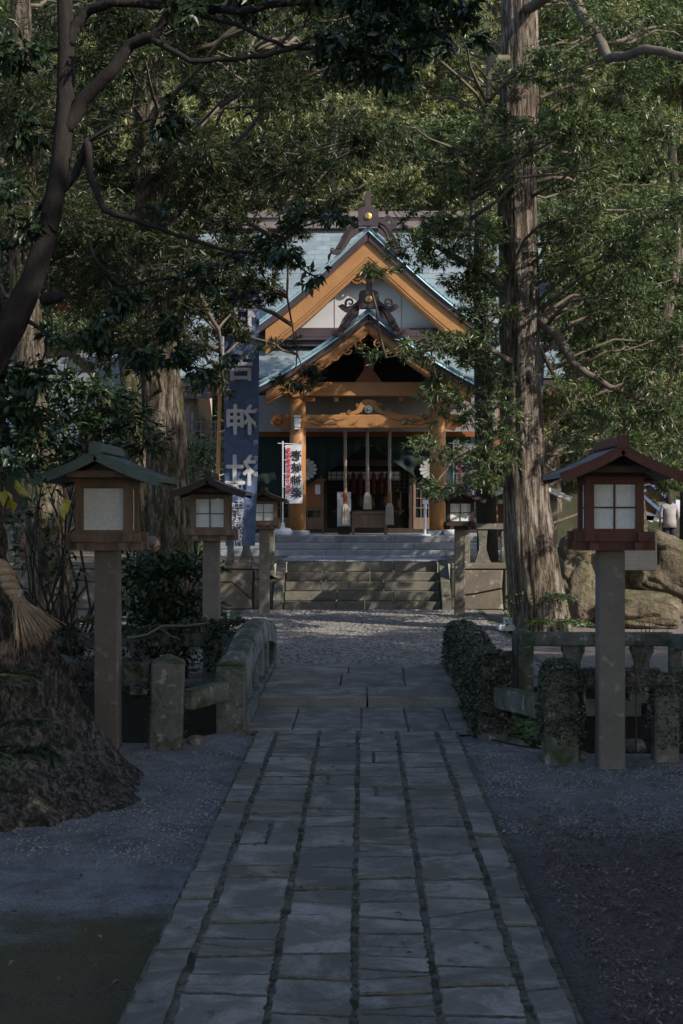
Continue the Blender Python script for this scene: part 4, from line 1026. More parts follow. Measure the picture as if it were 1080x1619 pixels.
for x, w_ in ((-3.0, .8), (-2.2, .62), (-1.5, .6), (1.5, .6), (2.15, .62), (2.95, .8)):
    lattice_door(X0 + x, w_, FZ + .1, 3.1, 3, 5, M['wood_old'] if abs(x) < 2.6 else M['wood_dark'])
# bright lattice screen seen through the hall with red hangings
mb = MB()
for i in range(17): mb.box((X0 - 1.1 + .1375 * i, 38.60, 2.72), (.018, .02, .62))
for i in range(6): mb.box((X0, 38.605, 2.45 + .108 * i), (2.2, .02, .018))
mb.build('lattice_screen', M['wood_dark'], sh)
mb = MB(); mb.box((X0 - .1, 38.72, 2.86), (1.9, .02, .22)); mb.build('screen_paper', M['lamp_glass'], sh)
M['red_deep'] = rough_mat('deep_red_cloth', (.05, .006, .006), (.085, .010, .009), 5)  # very dark red for the hangings
for i, x in enumerate((-.55, -.2, .15, .5, -.38, .35)):
    mb = MB(); mb.box((X0 + x, 38.5, 2.75), (.02, .02, .5))
    for k in range(3): mb.lathe([(.02, .0), (.05 - .01 * k, -.05), (.08 - .015 * k, -.22), (.015, -.24)], (X0 + x, 38.5, 2.95 - .17 * k), 7)
    mb.build('red_tassel', M['red_deep'], sh)
mb = MB()   # altar inside, barely seen
for i, (x, z, s_) in enumerate(((-.5, 2.0, .14), (-.2, 2.05, .10), (.1, 2.0, .12), (.45, 2.05, .14), (.8, 1.95, .1))): mb.lathe([(s_ * .5, 0), (s_ * .8, .1), (s_ * .5, .25), (s_ * .25, .3)], (X0 + x, 38.55, z), 8)
mb.box((X0, 38.5, 1.93), (1.9, .2, .06)); mb.build('altar_table', M['wood_dark'], sh)

# curtain draped above the doorway
cu = MB(); NXc, NZc = 120, 12
def cur_bottom(u):
    a = abs(u); return 3.66 - 1.25 * min(1, a / 1.75) ** .95 if a < 1.75 else 2.41 - .15 * min(1, (a - 1.75) / .6)
for i in range(NXc + 1):
    u = -3.1 + 6.2 * i / NXc
    zt = 3.80; zb = cur_bottom(u)
    for j in range(NZc + 1):
        t = j / NZc; z = zt + (zb - zt) * t
        yy = 36.7 + .05 * math.sin(z * 16 + abs(u) * 9) * t + .03 * math.sin(u * 22) * t
        cu.v.append((X0 + u, yy, z))
for i in range(NXc):
    for j in range(NZc): a = i * (NZc + 1) + j; cu.f.append((a, a + NZc + 1, a + NZc + 2, a + 1)); cu.m.append(0)
curtain = cu.build('curtain', M['curtain'], None, True); tag(curtain, 'dark green curtain draped open above the shrine doorway', 'curtain')
for q in (-1, 1):
    mb = MB(); cx, cz = X0 + q * 1.62, 2.98
    for i in range(16):
        a = 2 * PI * i / 16; pts = []
        for (r_, da) in ((.07, -.05), (.20, -.17), (.31, -.165), (.345, 0), (.31, .165), (.20, .17), (.07, .05)):
            pts.append((cx + r_ * 1.02 * math.cos(a + da), cz + r_ * .85 * math.sin(a + da)))
        mb.prism(pts, 36.58, 36.60)
    mb.lathe([(.05, -.01), (.05, .01)], (cx, 36.59, cz), 12, 'y')
    mb.build('flower_crest', M['crest'], curtain)
# pillar lamp
wl_ = empty('wall_lamp', (X0 - 1.72, 34.95, 4.05), 'small frosted wall lamp fixed high on the left shrine pillar', 'lamp')
mb = MB(); c = Vector((X0 - 1.70, 34.93, 4.05)); mb.box(c, (.15, .14, .26), None, 1, .03); mb.build('lamp_glass', M['lamp_glass'], wl_)
mb = MB(); mb.box(c + Vector((0, 0, .15)), (.17, .16, .04)); mb.box(c - Vector((0, 0, .145)), (.13, .12, .03)); mb.build('lamp_cap', M['white'], wl_)
# bell ropes
def bell_rope(x, zt, ztas, zbot, label, y=35.75):
    t = empty('bell_rope', (x, y, zt), label, 'bell rope', 'bell ropes over the offering box')
    mb = MB()
    for s_ in range(3):
        pts = []
        n = int((zt - ztas) / .03)
        for i in range(n + 1):
            z = zt - (zt - ztas) * i / n; a = z * 26 + s_ * 2 * PI / 3
            pts.append((x + .022 * math.cos(a), y + .022 * math.sin(a), z))
        mb.tube(pts, .023, 5)
    mb.build('rope', M['rope'], t, True)
    mb = MB(); mb.lathe([(.045, ztas + .02), (.055, ztas), (.055, ztas - .26), (.05, ztas - .28)], (x, y, 0), 12); mb.build('wooden_sleeve', M['orange_deep'] if 'middle' not in label else M['wood_old'], t)
    mb = MB()
    for i in range(46):
        a = i * 2.4; r_ = .045 * math.sqrt((i + 1) / 46); r2 = r_ * 2.0
        mb.tube([(x + r_ * math.cos(a), y + r_ * math.sin(a), ztas - .27), (x + r2 * 1.0 * math.cos(a), y + r2 * math.sin(a), ztas - .36), (x + r2 * 1.15 * math.cos(a), y + r2 * 1.15 * math.sin(a), zbot + random.uniform(0, .02))], .014, 4)
    mb.build('tassel', M['tassel'], t)
bell_rope(at(546, 0, 35.75).x, 3.95, 2.38, 1.60, 'left bell rope with a short wooden sleeve and pale tassel')
bell_rope(at(581, 0, 35.75).x, 3.95, 2.66, 1.98, 'middle bell rope hanging higher than its neighbours')
bell_rope(at(616, 0, 35.75).x, 3.95, 2.40, 1.60, 'right bell rope with pale tassel beside the offering box')
# offering box
ob = empty('offering_box', (X0 + .05, 36.1, FZ), 'old slatted wooden offering box under the bell ropes', 'box')
mb = MB(); c = Vector((X0 + .03, 36.15, FZ)); mb.box(c + Vector((0, 0, .34)), (.82, .42, .34)); mb.box(c + Vector((0, -.22, .20)), (.84, .03, .05)); mb.build('chest', M['wood_old'], ob)
mb = MB()
for i in range(9): mb.box(c + Vector((0, -.20 + .05 * i, .545)), (.86, .022, .03), Euler((.5, 0, 0)))
for s_ in (-1, 1): mb.box(c + Vector((s_ * .45, 0, .54)), (.05, .5, .06))
mb.box(c + Vector((0, -.23, .54)), (1.0, .04, .06)); mb.build('slatted_top', M['wood_old'], ob)
for sx in (-1, 1):
    for sy in (-1, 1): mb = MB(); mb.box(c + Vector((sx * .40, sy * .2, .26)), (.07, .07, .52), None, .9); mb.build('leg', M['wood_old'], ob)

# ------------------------------------------------------------ lettering
def text_mesh(s, size, mat, parent, loc, mirror=True, bold=.0, name='lettering', th=.002):
    cu_ = bpy.data.curves.new('t', 'FONT'); cu_.body = s; cu_.size = size; cu_.align_x = 'CENTER'; cu_.align_y = 'CENTER'; cu_.extrude = th
    o = bpy.data.objects.new('t', cu_); C.objects.link(o)
    bpy.context.view_layer.update()
    me = bpy.data.meshes.new_from_object(o.evaluated_get(bpy.context.evaluated_depsgraph_get())); me.name = name
    bpy.data.objects.remove(o)
    if bold:        # brush weight: the strokes laid again a little to each side
        b0 = bmesh.new()
        for i, (dx, dy) in enumerate(((0, 0), (1, 0), (-1, 0), (0, 1), (0, -1))):
            m2 = me.copy()
            for v in m2.vertices: v.co.x += dx * bold; v.co.y += dy * bold; v.co.z += .0008 * i
            b0.from_mesh(m2); bpy.data.meshes.remove(m2)
        b0.to_mesh(me); b0.free()
    me.materials.clear(); me.materials.append(mat)
    q = wloc(parent)
    for v in me.vertices:
        x, y, z = v.co; v.co = (loc[0] + (-x if mirror else x) - q.x, loc[1] + z - q.y, loc[2] + y - q.z)
    r_ = bpy.data.objects.new(name, me); C.objects.link(r_); r_.parent = parent
    return r_
def text_column(chars, x, z0, dz, size, mat, parent, y, bold=.0, slant=0.0, names='lettering'):
    obs = []
    for i, c_ in enumerate(chars):
        if c_ == ' ': continue
        obs.append(text_mesh(c_, size, mat, parent, (x + slant * i, y, z0 - dz * i), True, bold))
    a = obs[0]
    bmj = bmesh.new()
    for o in obs: bmj.from_mesh(o.data)
    me = bpy.data.meshes.new(names); bmj.to_mesh(me); bmj.free(); me.materials.append(mat)
    a.data = me; a.name = names
    for o in obs[1:]: bpy.data.objects.remove(o)
    return a
def big_banner(px0, D, label, polex, ztop, zbot, wd):
    """tall indigo banner on a bamboo pole, seen from its back so the writing is reversed"""
    x = at(px0, 0, D).x
    t = empty('tall_banner', (x, D, 0), label, 'banner', 'indigo banners either side of the shrine')
    mb = MB(); NXb, NZb = 14, 70
    for j in range(NZb + 1):
        z = ztop + (zbot - ztop) * j / NZb; tz = j / NZb
        for i in range(NXb + 1):
            u = i / NXb; 
            xx = x + wd * (u - .5) * (1 - .16 * max(0, tz - .55) / .45) - .05 * max(0, tz - .5)
            yy = D + .018 * math.sin(u * 7 + z * 1.1) * (.4 + tz) + .007 * math.sin(z * 7 + u * 4) + .009 * math.sin(u * 14 - z * 2.3)
            mb.v.append((xx, yy, z))
    for j in range(NZb):
        for i in range(NXb): a = j * (NXb + 1) + i; mb.f.append((a, a + 1, a + NXb + 2, a + NXb + 1)); mb.m.append(0)
    cl = mb.build('cloth', M['blue'], t, True)
    xp = at(polex, 0, D).x - .04; mb = MB()
    pts = [(xp - .10 + .045 * (z - .0) * .5, D, z) for z in [0 + .5 * i for i in range(12)]]
    mb.tube(pts, [.042 - .0015 * i for i in range(12)], 10); 
    for i in range(1, 11): mb.tube([(pts[i][0], D, pts[i][2] - .012), (pts[i][0], D, pts[i][2] + .012)], .046 - .0015 * i, 10)
    mb.build('bamboo_pole', M['bamboo'], t)
    mb = MB()
    z = zbot + .45
    while z < ztop:
        xa = xp - .10 + .0225 * z; mb.bar((xa - .02, D - .045, z - .01), (xa + .11, D - .02, z + .03), .012, .016); z += .75
    mb.build('cloth_tie', M['white_cloth'], t)
    return t, x
bt, bx = big_banner(382, 25.0, 'tall indigo banner with big white characters in front of the left terrace', 352, 5.9, 1.36, .60)
Y = 24.945
for c_, pz, s_ in (('住', 500, .54), ('吉', 577, .52), ('神', 662, .55), ('社', 742, .56)):
    z = 2 - (pz - 804) * 25 / F - .06
    text_mesh(c_, s_, M['white_cloth'], bt, (bx - .012, Y, z), True, .012, 'painted_character')
text_column('住吉給油所', bx - .02, 2 - (805 - 804) * 25 / F + .09, .165, .17, M['white_cloth'], bt, Y, .003, -.012)
text_column('原石油店', bx - .17, 2 + .02, .165, .15, M['white_cloth'], bt, Y, .002, -.012)
text_column('奉', bx - .12, 2.36, .2, .16, M['white_cloth'], bt, Y, .003)
text_column('年十月吉日', bx + .245, 2 - (650 - 804) * 25 / F, .27, .09, M['white_cloth'], bt, Y, .001)
bt2, bx2 = big_banner(842, 30.0, 'second indigo banner half hidden behind the big right trunk', 832, 6.9, 4.2, .52)
text_mesh('神', .5, M['white_cloth'], bt2, (bx2 - .02, 29.93, 5.2), True, .01, 'painted_character')
def small_banner(px, D, label, z0=FZ):
    x = at(px, 0, D).x; t = empty('small_banner', (x, D, z0), label, 'banner', 'small white festival banners')
    zt = z0 + 2.16; zb = z0 + .76; wd = .40
    mb = MB(); mb.tube([(x, D, z0 + .12), (x, D, zt + .08)], .016, 8); mb.tube([(x - .12, D, zt + .03), (x + .50, D, zt + .0)], .009, 6); mb.build('pole', M['white'], t)
    for i in range(5): mb = MB(); mb.tube([(x, D, zt - .05 - .32 * i), (x + .07, D - .01, zt - .05 - .32 * i)], .008, 5); mb.build('loop', M['white'], t)
    mb = MB()
    for j in range(21):
        z = zt + (zb - zt) * j / 20
        for i in range(9): u = i / 8; mb.v.append((x + .06 + wd * u - .02 * math.sin(j * .3) * u, D + .012 * math.sin(u * 6 + j * .35), z - .03 * abs(u - .5) * (1 if j == 0 else 0)))
    for j in range(20):
        for i in range(8): a = j * 9 + i; mb.f.append((a, a + 1, a + 10, a + 9)); mb.m.append(0)
    mb.build('cloth', M['white_cloth'], t, True)
    text_column('壱岐神楽', x + .325, zt - .28, .29, .255, M['black'], t, D - .03, .006)
    text_column('重要無形民俗文化財', x + .135, zt - .14, .122, .115, M['red'], t, D - .03, .003)
    mb = MB(); mb.lathe([(.20, z0 + .0), (.23, z0 + .04), (.22, z0 + .13), (.17, z0 + .17), (.05, z0 + .19), (.04, z0 + .30), (.02, z0 + .31)], (x, D, 0), 16); mb.build('water_base', M['white'], t, True)
small_banner(447, 34.75, 'small white banner with black and red writing standing before the left pillar')
small_banner(717, 34.75, 'small white banner half covered by leaves beside the right pillar')
# notice boards and hand spray stand
nb = empty('notice_board', (at(496, 0, 36.9).x, 36.9, FZ), 'brown notice board with a white slip beside the left door', 'board')
p = at(496, 0, 36.9); mb = MB(); mb.box((p.x, 36.9, FZ + 1.0), (.44, .03, .66)); mb.build('panel', M['orange_deep'], nb)
mb = MB(); mb.box((p.x - .23, 36.9, FZ + .68), (.035, .05, 1.36)); mb.box((p.x + .23, 36.9, FZ + .68), (.035, .05, 1.36)); mb.box((p.x, 36.9, FZ + 1.36), (.6, .08, .05)); mb.box((p.x, 36.9, FZ + .62), (.46, .04, .04)); mb.build('frame', M['wood_old'], nb)
mb = MB(); mb.box((p.x + .10, 36.875, FZ + 1.12), (.13, .008, .24)); mb.build('paper_slip', M['white'], nb)
p = at(544, 0, 36.4); sg = empty('standing_sign', (p.x, 36.4, FZ), 'white upright sign behind the left bell rope', 'sign')
mb = MB(); mb.box((p.x, 36.4, FZ + .62), (.34, .03, .86)); mb.build('panel', M['white'], sg)
mb = MB(); mb.box((p.x, 36.42, FZ + .1), (.3, .2, .2)); mb.build('foot', M['wood_dark'], sg)
mb = MB(); mb.box((p.x - .04, 36.38, FZ + .95), (.06, .004, .06)); mb.box((p.x - .04, 36.38, FZ + .25), (.05, .004, .02), Euler((0, .7, 0))); mb.build('mark', M['red'], sg)
p = at(672, 0, 34.9); hs = empty('hand_spray_stand', (p.x, 34.9, FZ), 'thin white hand spray stand beside the right pillar', 'stand')
mb = MB(); mb.tube([(p.x, 34.9, FZ), (p.x, 34.9, FZ + .75)], .035, 10); mb.build('pole', M['white'], hs)
mb = MB(); mb.box((p.x, 34.9, FZ + .80), (.14, .12, .12), None, .8, .02); mb.lathe([(.03, 0), (.045, .03), (.045, .10), (.02, .14)], (p.x, 34.85, FZ + .62), 10); mb.build('dispenser', M['lamp_glass'], hs)
mb = MB(); mb.lathe([(.14, FZ), (.14, FZ + .02), (.04, FZ + .03)], (p.x, 34.9, 0), 16); mb.build('foot', M['white'], hs)

# ------------------------------------------------------------ buildings further back
cw = empty('compound_wall', (-6, 42, .9), 'high stone wall with pale lattice fence left of the shrine hall', 'wall')
mb = MB(); mb.box((-8.4, 42.4, 2.3), (9.6, .6, 2.9)); mb.box((-8.4, 42.36, 3.80), (9.7, .8, .14)); mb.build('stone_wall', M['rockwall'], cw)
mb = MB()
for i in range(40): mb.box((-12.6 + .215 * i, 42.3, 4.22), (.05, .05, .70))
for z in (3.98, 4.24, 4.5): mb.box((-8.4, 42.3, z), (8.6, .045, .045))
for i in range(5): mb.box((-12.6 + 1.9 * i, 42.3, 4.4), (.13, .13, 1.1))
mb.box((-8.4, 42.3, 3.90), (8.8, .16, .09)); mb.build('lattice_fence', M['lattice'], cw)
sbld = empty('side_hall', (-8.5, 45, .9), 'pale timber side hall behind the lattice fence at left', 'building')
mb = MB(); mb.box((-8.6, 46, 3.4), (7.4, 4, 4.6)); mb.build('wall', M['pinkwall'], sbld)
mb = MB()
for i in range(7): mb.box((-12.2 + 1.2 * i, 43.96, 4.0), (.12, .08, 3.2))
mb.box((-8.6, 43.95, 5.0), (7.4, .09, .14)); mb.build('timber_frame', M['lattice'], sbld)
mb = MB(); mb.quad([(-13, 43.2, 5.35), (-4.4, 43.2, 5.35), (-4.4, 46, 6.9), (-13, 46, 6.9)]); mb.quad([(-13, 43.2, 5.25), (-4.4, 43.2, 5.25), (-4.4, 46, 6.8), (-13, 46, 6.8)]); mb.quad([(-13, 43.2, 5.25), (-4.4, 43.2, 5.25), (-4.4, 43.2, 5.35), (-13, 43.2, 5.35)]); mb.build('roof', M['tile_grey'], sbld)
lh = empty('tiled_house', (-8.6, 31.5, .9), 'grey tiled roof of a low house at the left edge behind the trunks', 'building')
mb = MB(); mb.box((-9.4, 33, 2.2), (5, 3, 2.6)); mb.build('wall', M['wood_dark'], lh)
mb = MB(); mb.prism([(0, 0)] * 3, 0, 0) if False else None
for q, (ya, za, yb, zb) in enumerate(((30.6, 3.0, 33, 4.9), (35.4, 3.0, 33, 4.9))):
    mb.quad([(-12.5, ya, za), (-6.1, ya, za), (-6.1, yb, zb), (-12.5, yb, zb)]); mb.quad([(-12.5, ya, za - .12), (-6.1, ya, za - .12), (-6.1, yb, zb - .12), (-12.5, yb, zb - .12)]); mb.quad([(-12.5, ya, za - .12), (-6.1, ya, za - .12), (-6.1, ya, za), (-12.5, ya, za)]); mb.quad([(-6.1, ya, za - .12), (-6.1, yb, zb - .12), (-6.1, yb, zb), (-6.1, ya, za)])
mb.build('roof', M['tile_grey'], lh)
mb = MB(); mb.box((-9.3, 33, 4.96), (6.5, .3, .2)); mb.build('ridge', M['slate'], lh)
# small roofed notice shelter right of the steps, half hidden by the trunk
ns = empty('roofed_shelter', (3.4, 31, .9), 'little roofed shelter with pale metal roof behind the big trunk', 'shelter')
c0 = at(828, 0, 31)
for q in (-1, 1):
    mb = MB(); m = Euler((0, q * .42, 0)).to_matrix(); mb.box((c0.x + q * .46, 31, 2.40), (1.0, .9, .05), m); mb.build('roof_slope', M['white_cloth'], ns)
    mb = MB(); mb.bar((c0.x + q * .02, 30.53, 2.58), (c0.x + q * .93, 30.53, 2.19), .03, .11); mb.build('bargeboard', M['lamp_glass'], ns)
    mb = MB(); mb.box((c0.x + q * .62, 31, 1.6), (.14, .14, 1.4)); mb.build('post', M['post'], ns)
mb = MB(); mb.box((c0.x, 31.1, 1.75), (1.1, .06, .7)); mb.build('panel', M['wood_red'], ns)
# colourful votive shelter far right
vs = empty('votive_tablet_rack', (7.0, 36.5, .9), 'orange and blue roofed rack of white tablets behind the boulders', 'rack')
mb = MB()
for (px, pz, w_, h_, a) in ((1018, 797, .42, .30, .5), (1036, 783, .5, .12, .72), (1030, 808, .42, .26, .6), (1012, 786, .3, .2, -.4)):
    p = at(px, pz, 36.5); mb.box((p.x, 36.5 - .02 * a, p.z), (w_, .3, h_), Euler((0, a, 0)))
mb.build('panel', M['orange'], vs)
mb = MB()
for (px, pz, w_, h_, a) in ((1040, 780, 1.0, .06, .72), (1026, 797, .8, .07, .72), (1008, 780, .3, .06, -.6)):
    p = at(px, pz, 36.4); mb.box((p.x, 36.28, p.z), (w_, .5, h_), Euler((0, a, 0)))
mb.build('roof_edge', M['blue'], vs)
mb = MB()
for (px, pz, w_, h_, a) in ((1016, 814, .5, .2, .35), (1044, 812, .3, .25, .3), (1034, 820, .6, .12, .1), (1047, 798, .2, .14, 0), (1075, 800, .3, .3, 0)):
    p = at(px, pz, 36.3); mb.box((p.x, 36.2, p.z), (w_, .04, h_), Euler((0, a, 0)))
mb.build('white_tablet', M['white'], vs)
mb = MB()
for px in (1008, 1050, 1085): p = at(px, 0, 36.6); mb.box((p.x, 36.6, 1.6), (.1, .1, 1.5))
mb.build('post', M['wood_red'], vs)
tp = MB(); p = at(1078, 0, 27.5); tp.lathe([(.22, 0), (.19, 1), (.17, 2.4)], (p.x + .12, 27.5, 0), 14); tb_ = tp.build('dark_post', M['bark_dark'], None, True); tag(tb_, 'dark upright trunk stump at the right edge behind the boulders', 'stump')
tb_.name = 'tree_stump'

# ------------------------------------------------------------ boulders with plaque
def boulder(px, py, D, rx, ry, rz, seed, label, rotx=0, rot=0, name='boulder'):
    p = at(px, py, D); bm = bmesh.new(); bmesh.ops.create_icosphere(bm, subdivisions=5, radius=1)
    for v in bm.verts:
        d = v.co.copy(); s_ = Vector((seed, seed * 2, seed))
        r_ = 1 + .16 * noise.noise(d * 1.3 + s_) + .07 * noise.noise(d * 3.1 + s_) + .03 * noise.noise(d * 7 + s_) - .05 * abs(noise.noise(Vector((d.x * 2, d.y * 2, d.z * 7)) + s_)) - .10 * (1 - min(1, abs(noise.noise(Vector((d.x * 1.6 + d.z, d.y, d.z * 2.2 - d.x)) + s_)) * 5)) ** 2
        q = Vector([math.copysign(abs(c_) ** .62, c_) for c_ in d]) * r_
        v.co = Vector((q.x * rx, q.y * ry, q.z * rz))
    bmesh.ops.rotate(bm, verts=bm.verts, matrix=Euler((rotx, rot, 0)).to_matrix())
    me = bpy.data.meshes.new(name); bm.to_mesh(me); bm.free(); me.materials.append(M['rock']); me.polygons.foreach_set('use_smooth', [True] * len(me.polygons))
    o = bpy.data.objects.new(name, me); C.objects.link(o); o.location = p
    return tag(o, label, 'boulder', 'boulders behind the right lantern')
boulder(975, 925, 26.0, 1.15, .6, 1.05, 3.2, 'tall tan boulder behind the right lantern carrying the plaque', 0, .10)
boulder(1062, 905, 25.8, .85, .6, .62, 8.1, 'cracked brown boulder at the right edge above the flat one', 0, .35)
boulder(1010, 962, 24.9, .78, .5, .32, 5.5, 'flat rounded boulder lying lowest at the right', 0, .06)
boulder(915, 940, 25.2, .36, .5, .62, 1.4, 'narrow shaded boulder beside the big trunk', 0, -.25)
p = at(1010, 874, 24.95); pl = MB(); pl.box((0, 0, 0), (.66, .05, .62), Euler((-.08, 0, 0)), 1, .01); o = pl.build('plaque', M['plaque']); o.location = p + Vector((0, .2, 0)); tag(o, 'dark engraved plaque set on the tan boulder', 'plaque')
# small white stepped stones
def stepped(px, py, D, s_, label):
    p = at(px, py, D); t = MB()
    for i, (w_, h_) in enumerate(((.62, .16), (.46, .17), (.26, .22), (.14, .3))): t.box((p.x + (.62 - w_) / 2 * s_ * .95, D + .002 * i, p.z + sum((.0, .16, .33, .55)[i:i + 1]) * s_ + h_ / 2 * s_), (w_ * s_, w_ * s_, h_ * s_), None, 1, .008)
    tag(t.build('stepped_stone', M['white']), label, 'stone')
stepped(806, 996, 23.6, .62, 'white stepped stone base at the foot of the big trunk')
stepped(352, 996, 20.8, .32, 'small white stepped stone block behind the bridge rail')

# ------------------------------------------------------------ big rooted tree with rope, left foreground
rt = empty('giant_rooted_tree', (-3.5, 10.45, 0), 'huge trunk with flaring mossy roots at the lower left, wrapped by a straw rope', 'tree')
mb = MB(); NA, NZ = 280, 90
base = [(0, 1.70), (.15, 1.60), (.3, 1.50), (.6, 1.34), (.9, 1.24), (1.2, 1.15), (1.6, .98), (2.4, .82), (4, .78), (8, .7)]
zs = [(-.15 + 2.2 * (i / 110)) for i in range(111)] + [2.05 + .2 * i for i in range(1, 30)]
lobes = [(-.35, .80, .30), (-.95, .55, .22), (.25, .45, .25), (-1.6, .5, .3), (1.2, .5, .4), (2.2, .6, .4), (3.3, .6, .4), (4.3, .5, .3)]
for z in zs:
    zz = max(0, z); r0 = interp(base, zz)
    for j in range(NA):
        a = 2 * PI * j / NA; f = 0
        for la, am, wd in lobes:
            d = (a - la + PI) % (2 * PI) - PI; f += am * math.exp(-(d / wd) ** 2) * math.exp(-zz / .27)
        q = Vector((math.cos(a) * 2.2, math.sin(a) * 2.2, zz * .8))
        n_ = .10 * noise.noise(q) + .055 * noise.noise(Vector((math.cos(a) * 7, math.sin(a) * 7, zz * 1.6))) + .03 * noise.noise(Vector((math.cos(a) * 17, math.sin(a) * 17, zz * 6))) + .045 * abs(noise.noise(Vector((math.cos(a) * 22 + zz * 3, math.sin(a) * 22, zz * 7)))) + .03 * noise.noise(Vector((math.cos(a) * 45, math.sin(a) * 45, zz * 22)))
        rib = noise.noise(Vector((math.cos(a) * 4.5, math.sin(a) * 4.5, zz * .35 + 7))); n_ += (.16 * rib + .10 * noise.noise(Vector((math.cos(a) * 10, math.sin(a) * 10, zz * .5)))) * math.exp(-zz / 1.6)
        r_ = r0 + f * .42 + n_ * 1.1 - .28 * (1 - math.exp(-zz / .3)) * 0
        mb.v.append((-3.5 + r_ * math.cos(a), 10.45 + r_ * math.sin(a), z))
n_z = len(zs)
for i in range(n_z - 1):
    for j in range(NA): q = (j + 1) % NA; mb.f.append((i * NA + j, i * NA + q, i * NA + NA + q, i * NA + NA + j)); mb.m.append(0)
mb.build('trunk', M['bark_root'], rt, True)
# overhead crown of the giant tree, above the frame
def cluster_shell(c, rx, ry, rz, n):
    P = []; D_ = []
    for _ in range(n):
        v = Vector((random.gauss(0, 1), random.gauss(0, 1), random.gauss(0, 1))).normalized(); s_ = random.random() ** .4
        k = 1 + .35 * noise.noise(v * 2.3 + Vector(c) * .3)
        P.append((c[0] + v.x * rx * s_ * k, c[1] + v.y * ry * s_ * k, c[2] + v.z * rz * s_ * k)); D_.append(tuple(v + Vector((0, 0, .2))))
    return P, D_
P_c, D_c = cluster_shell((-5.2, 8.5, 10.5), 4.0, 4.0, 2.6, 900)
leaf_obj('crown', P_c, D_c, M['leaf_broad'], rt, n=8, L=.22, W=.09, spread=.9)

# shimenawa rope and its straw tail
rp = empty('straw_rope', (-2.4, 9.4, 1.4), 'twisted straw rope tied round the giant trunk with a fanned straw tail', 'rope')
A, B_, Cc = at(-60, 862, 9.45), at(4, 905, 9.35), at(24, 942, 9.32)
for s_ in range(3):
    mb = MB(); pts = []
    for i in range(31):
        t = i / 30; p = A.lerp(B_, min(1, t * 2)) if t < .5 else B_.lerp(Cc, t * 2 - 1)
        a = t * 14 + s_ * 2 * PI / 3; r_ = .042 - .016 * t
        pts.append(p + Vector((r_ * math.cos(a) * .7, r_ * math.sin(a), r_ * math.cos(a) * .7)))
    mb.tube(pts, [.045 - .02 * i / 30 for i in range(31)], 7); mb.build('strand', M['straw'], rp, True)
mb = MB()
for i in range(260):
    u = random.gauss(0, .38); u = max(-1, min(1, u)); v = random.uniform(-1, 1)
    e = at(62 + 34 * u + 6 * random.gauss(0, 1), 1000 + (1 - u) * 6 + 12 * random.gauss(0, .6) - 12 * u, 9.26 + .08 * v)
    m = Cc.lerp(e, .45) + Vector((random.gauss(0, .004), 0, random.gauss(0, .004)))
    s0 = Cc + Vector((random.gauss(0, .014), random.gauss(0, .014), random.gauss(0, .01)))
    mb.tube([s0, m, e], [.004, .0045, .0025], 4, False)
for i in range(14):
    e = at(random.uniform(14, 40), random.uniform(985, 1040), 9.3); mb.tube([Cc, Cc.lerp(e, .5) + Vector((random.gauss(0, .02), 0, 0)), e], [.003, .003, .0015], 4, False)
mb.build('straw_tail', M['straw'], rp, True)
mb = MB(); mb.tube([Cc + Vector((-.03, 0, .012)), Cc + Vector((.035, 0, .0))], .04, 10); mb.build('binding', M['rope'], rp)

# ------------------------------------------------------------ trees
def px_poly(pts): return [at(*p) for p in pts]
# right foreground giant
t1 = empty('tall_trunk_tree', at(850, 1000, 23.6), 'tall straight tree with sunlit ridged bark right of the steps', 'tree')
p1 = px_poly([(856, 1010, 23.6), (850, 960, 23.6), (841, 900, 23.6), (833, 820, 23.6), (826, 700, 23.6), (821, 500, 23.6), (818, 300, 23.6), (821, 100, 23.6), (822, -120, 23.6), (826, -520, 23.6)])
cl1 = []
cl1 += sample_clumps([(868, -30), (1110, -30), (1110, 560), (1040, 600), (900, 560), (872, 300)], (20.5, 27), 62, (.5, .95), .55)
cl1 += sample_clumps([(560, -40), (790, -40), (790, 330), (700, 300), (610, 250)], (21, 27), 15, (.35, .7), .4)
cl1 += [(at(x, y, d), r, r * f) for x, y, d, r, f in ((700, 545, 22.4, .80, .30), (628, 560, 22.2, .50, .32), (745, 545, 22.8, .6, .4), (690, 600, 22.5, .5, .35), (735, 640, 22.8, .85, .4), (775, 665, 22.8, .6, .5), (700, 715, 22.4, .70, .35), (765, 735, 22.6, .75, .42), (800, 700, 22.8, .5, .5), (690, 775, 22.3, .42, .28), (758, 765, 22.5, .5, .32), (586, 438, 22.0, .40, .22), (655, 400, 22.4, .7, .45), (720, 380, 22.6, .8, .5), (745, 450, 22.8, .5, .6), (620, 330, 22.6, .7, .5), (700, 300, 23, .9, .55), (640, 240, 23, .8, .5), (745, 240, 23, .8, .6))]
cl1 += [(at(x, y, d), r, r * f) for x, y, d, r, f in ((800, 270, 22.6, .55, .5), (826, 250, 22.5, .5, .4), (850, 200, 22.5, .5, .5), (800, 120, 23.0, .4, .4))]
cl1 += [(at(x, y, d), r, r * f) for x, y, d, r, f in ((740, 415, 23.0, .5, .5), (755, 470, 23, .45, .6), (735, 580, 22.6, .45, .4), (700, 365, 23, .45, .4), (775, 420, 22.8, .5, .6), (768, 500, 22.8, .55, .6), (765, 360, 22.8, .5, .6), (772, 590, 23, .5, .7), (790, 450, 24.6, .6, .7), (790, 540, 24.6, .6, .7), (870, 420, 24.6, .6, .7), (880, 500, 25, .6, .7), (870, 560, 25, .5, .7), (900, 620, 23, .7, .4), (960, 650, 23, .8, .5), (1040, 640, 23, .8, .5), (905, 700, 24, .7, .5), (960, 720, 25.5, .9, .5), (1040, 730, 24, .8, .5), (1080, 700, 22, .6, .5), (885, 760, 25.5, .4, .5), (1060, 765, 24, .45, .4))]
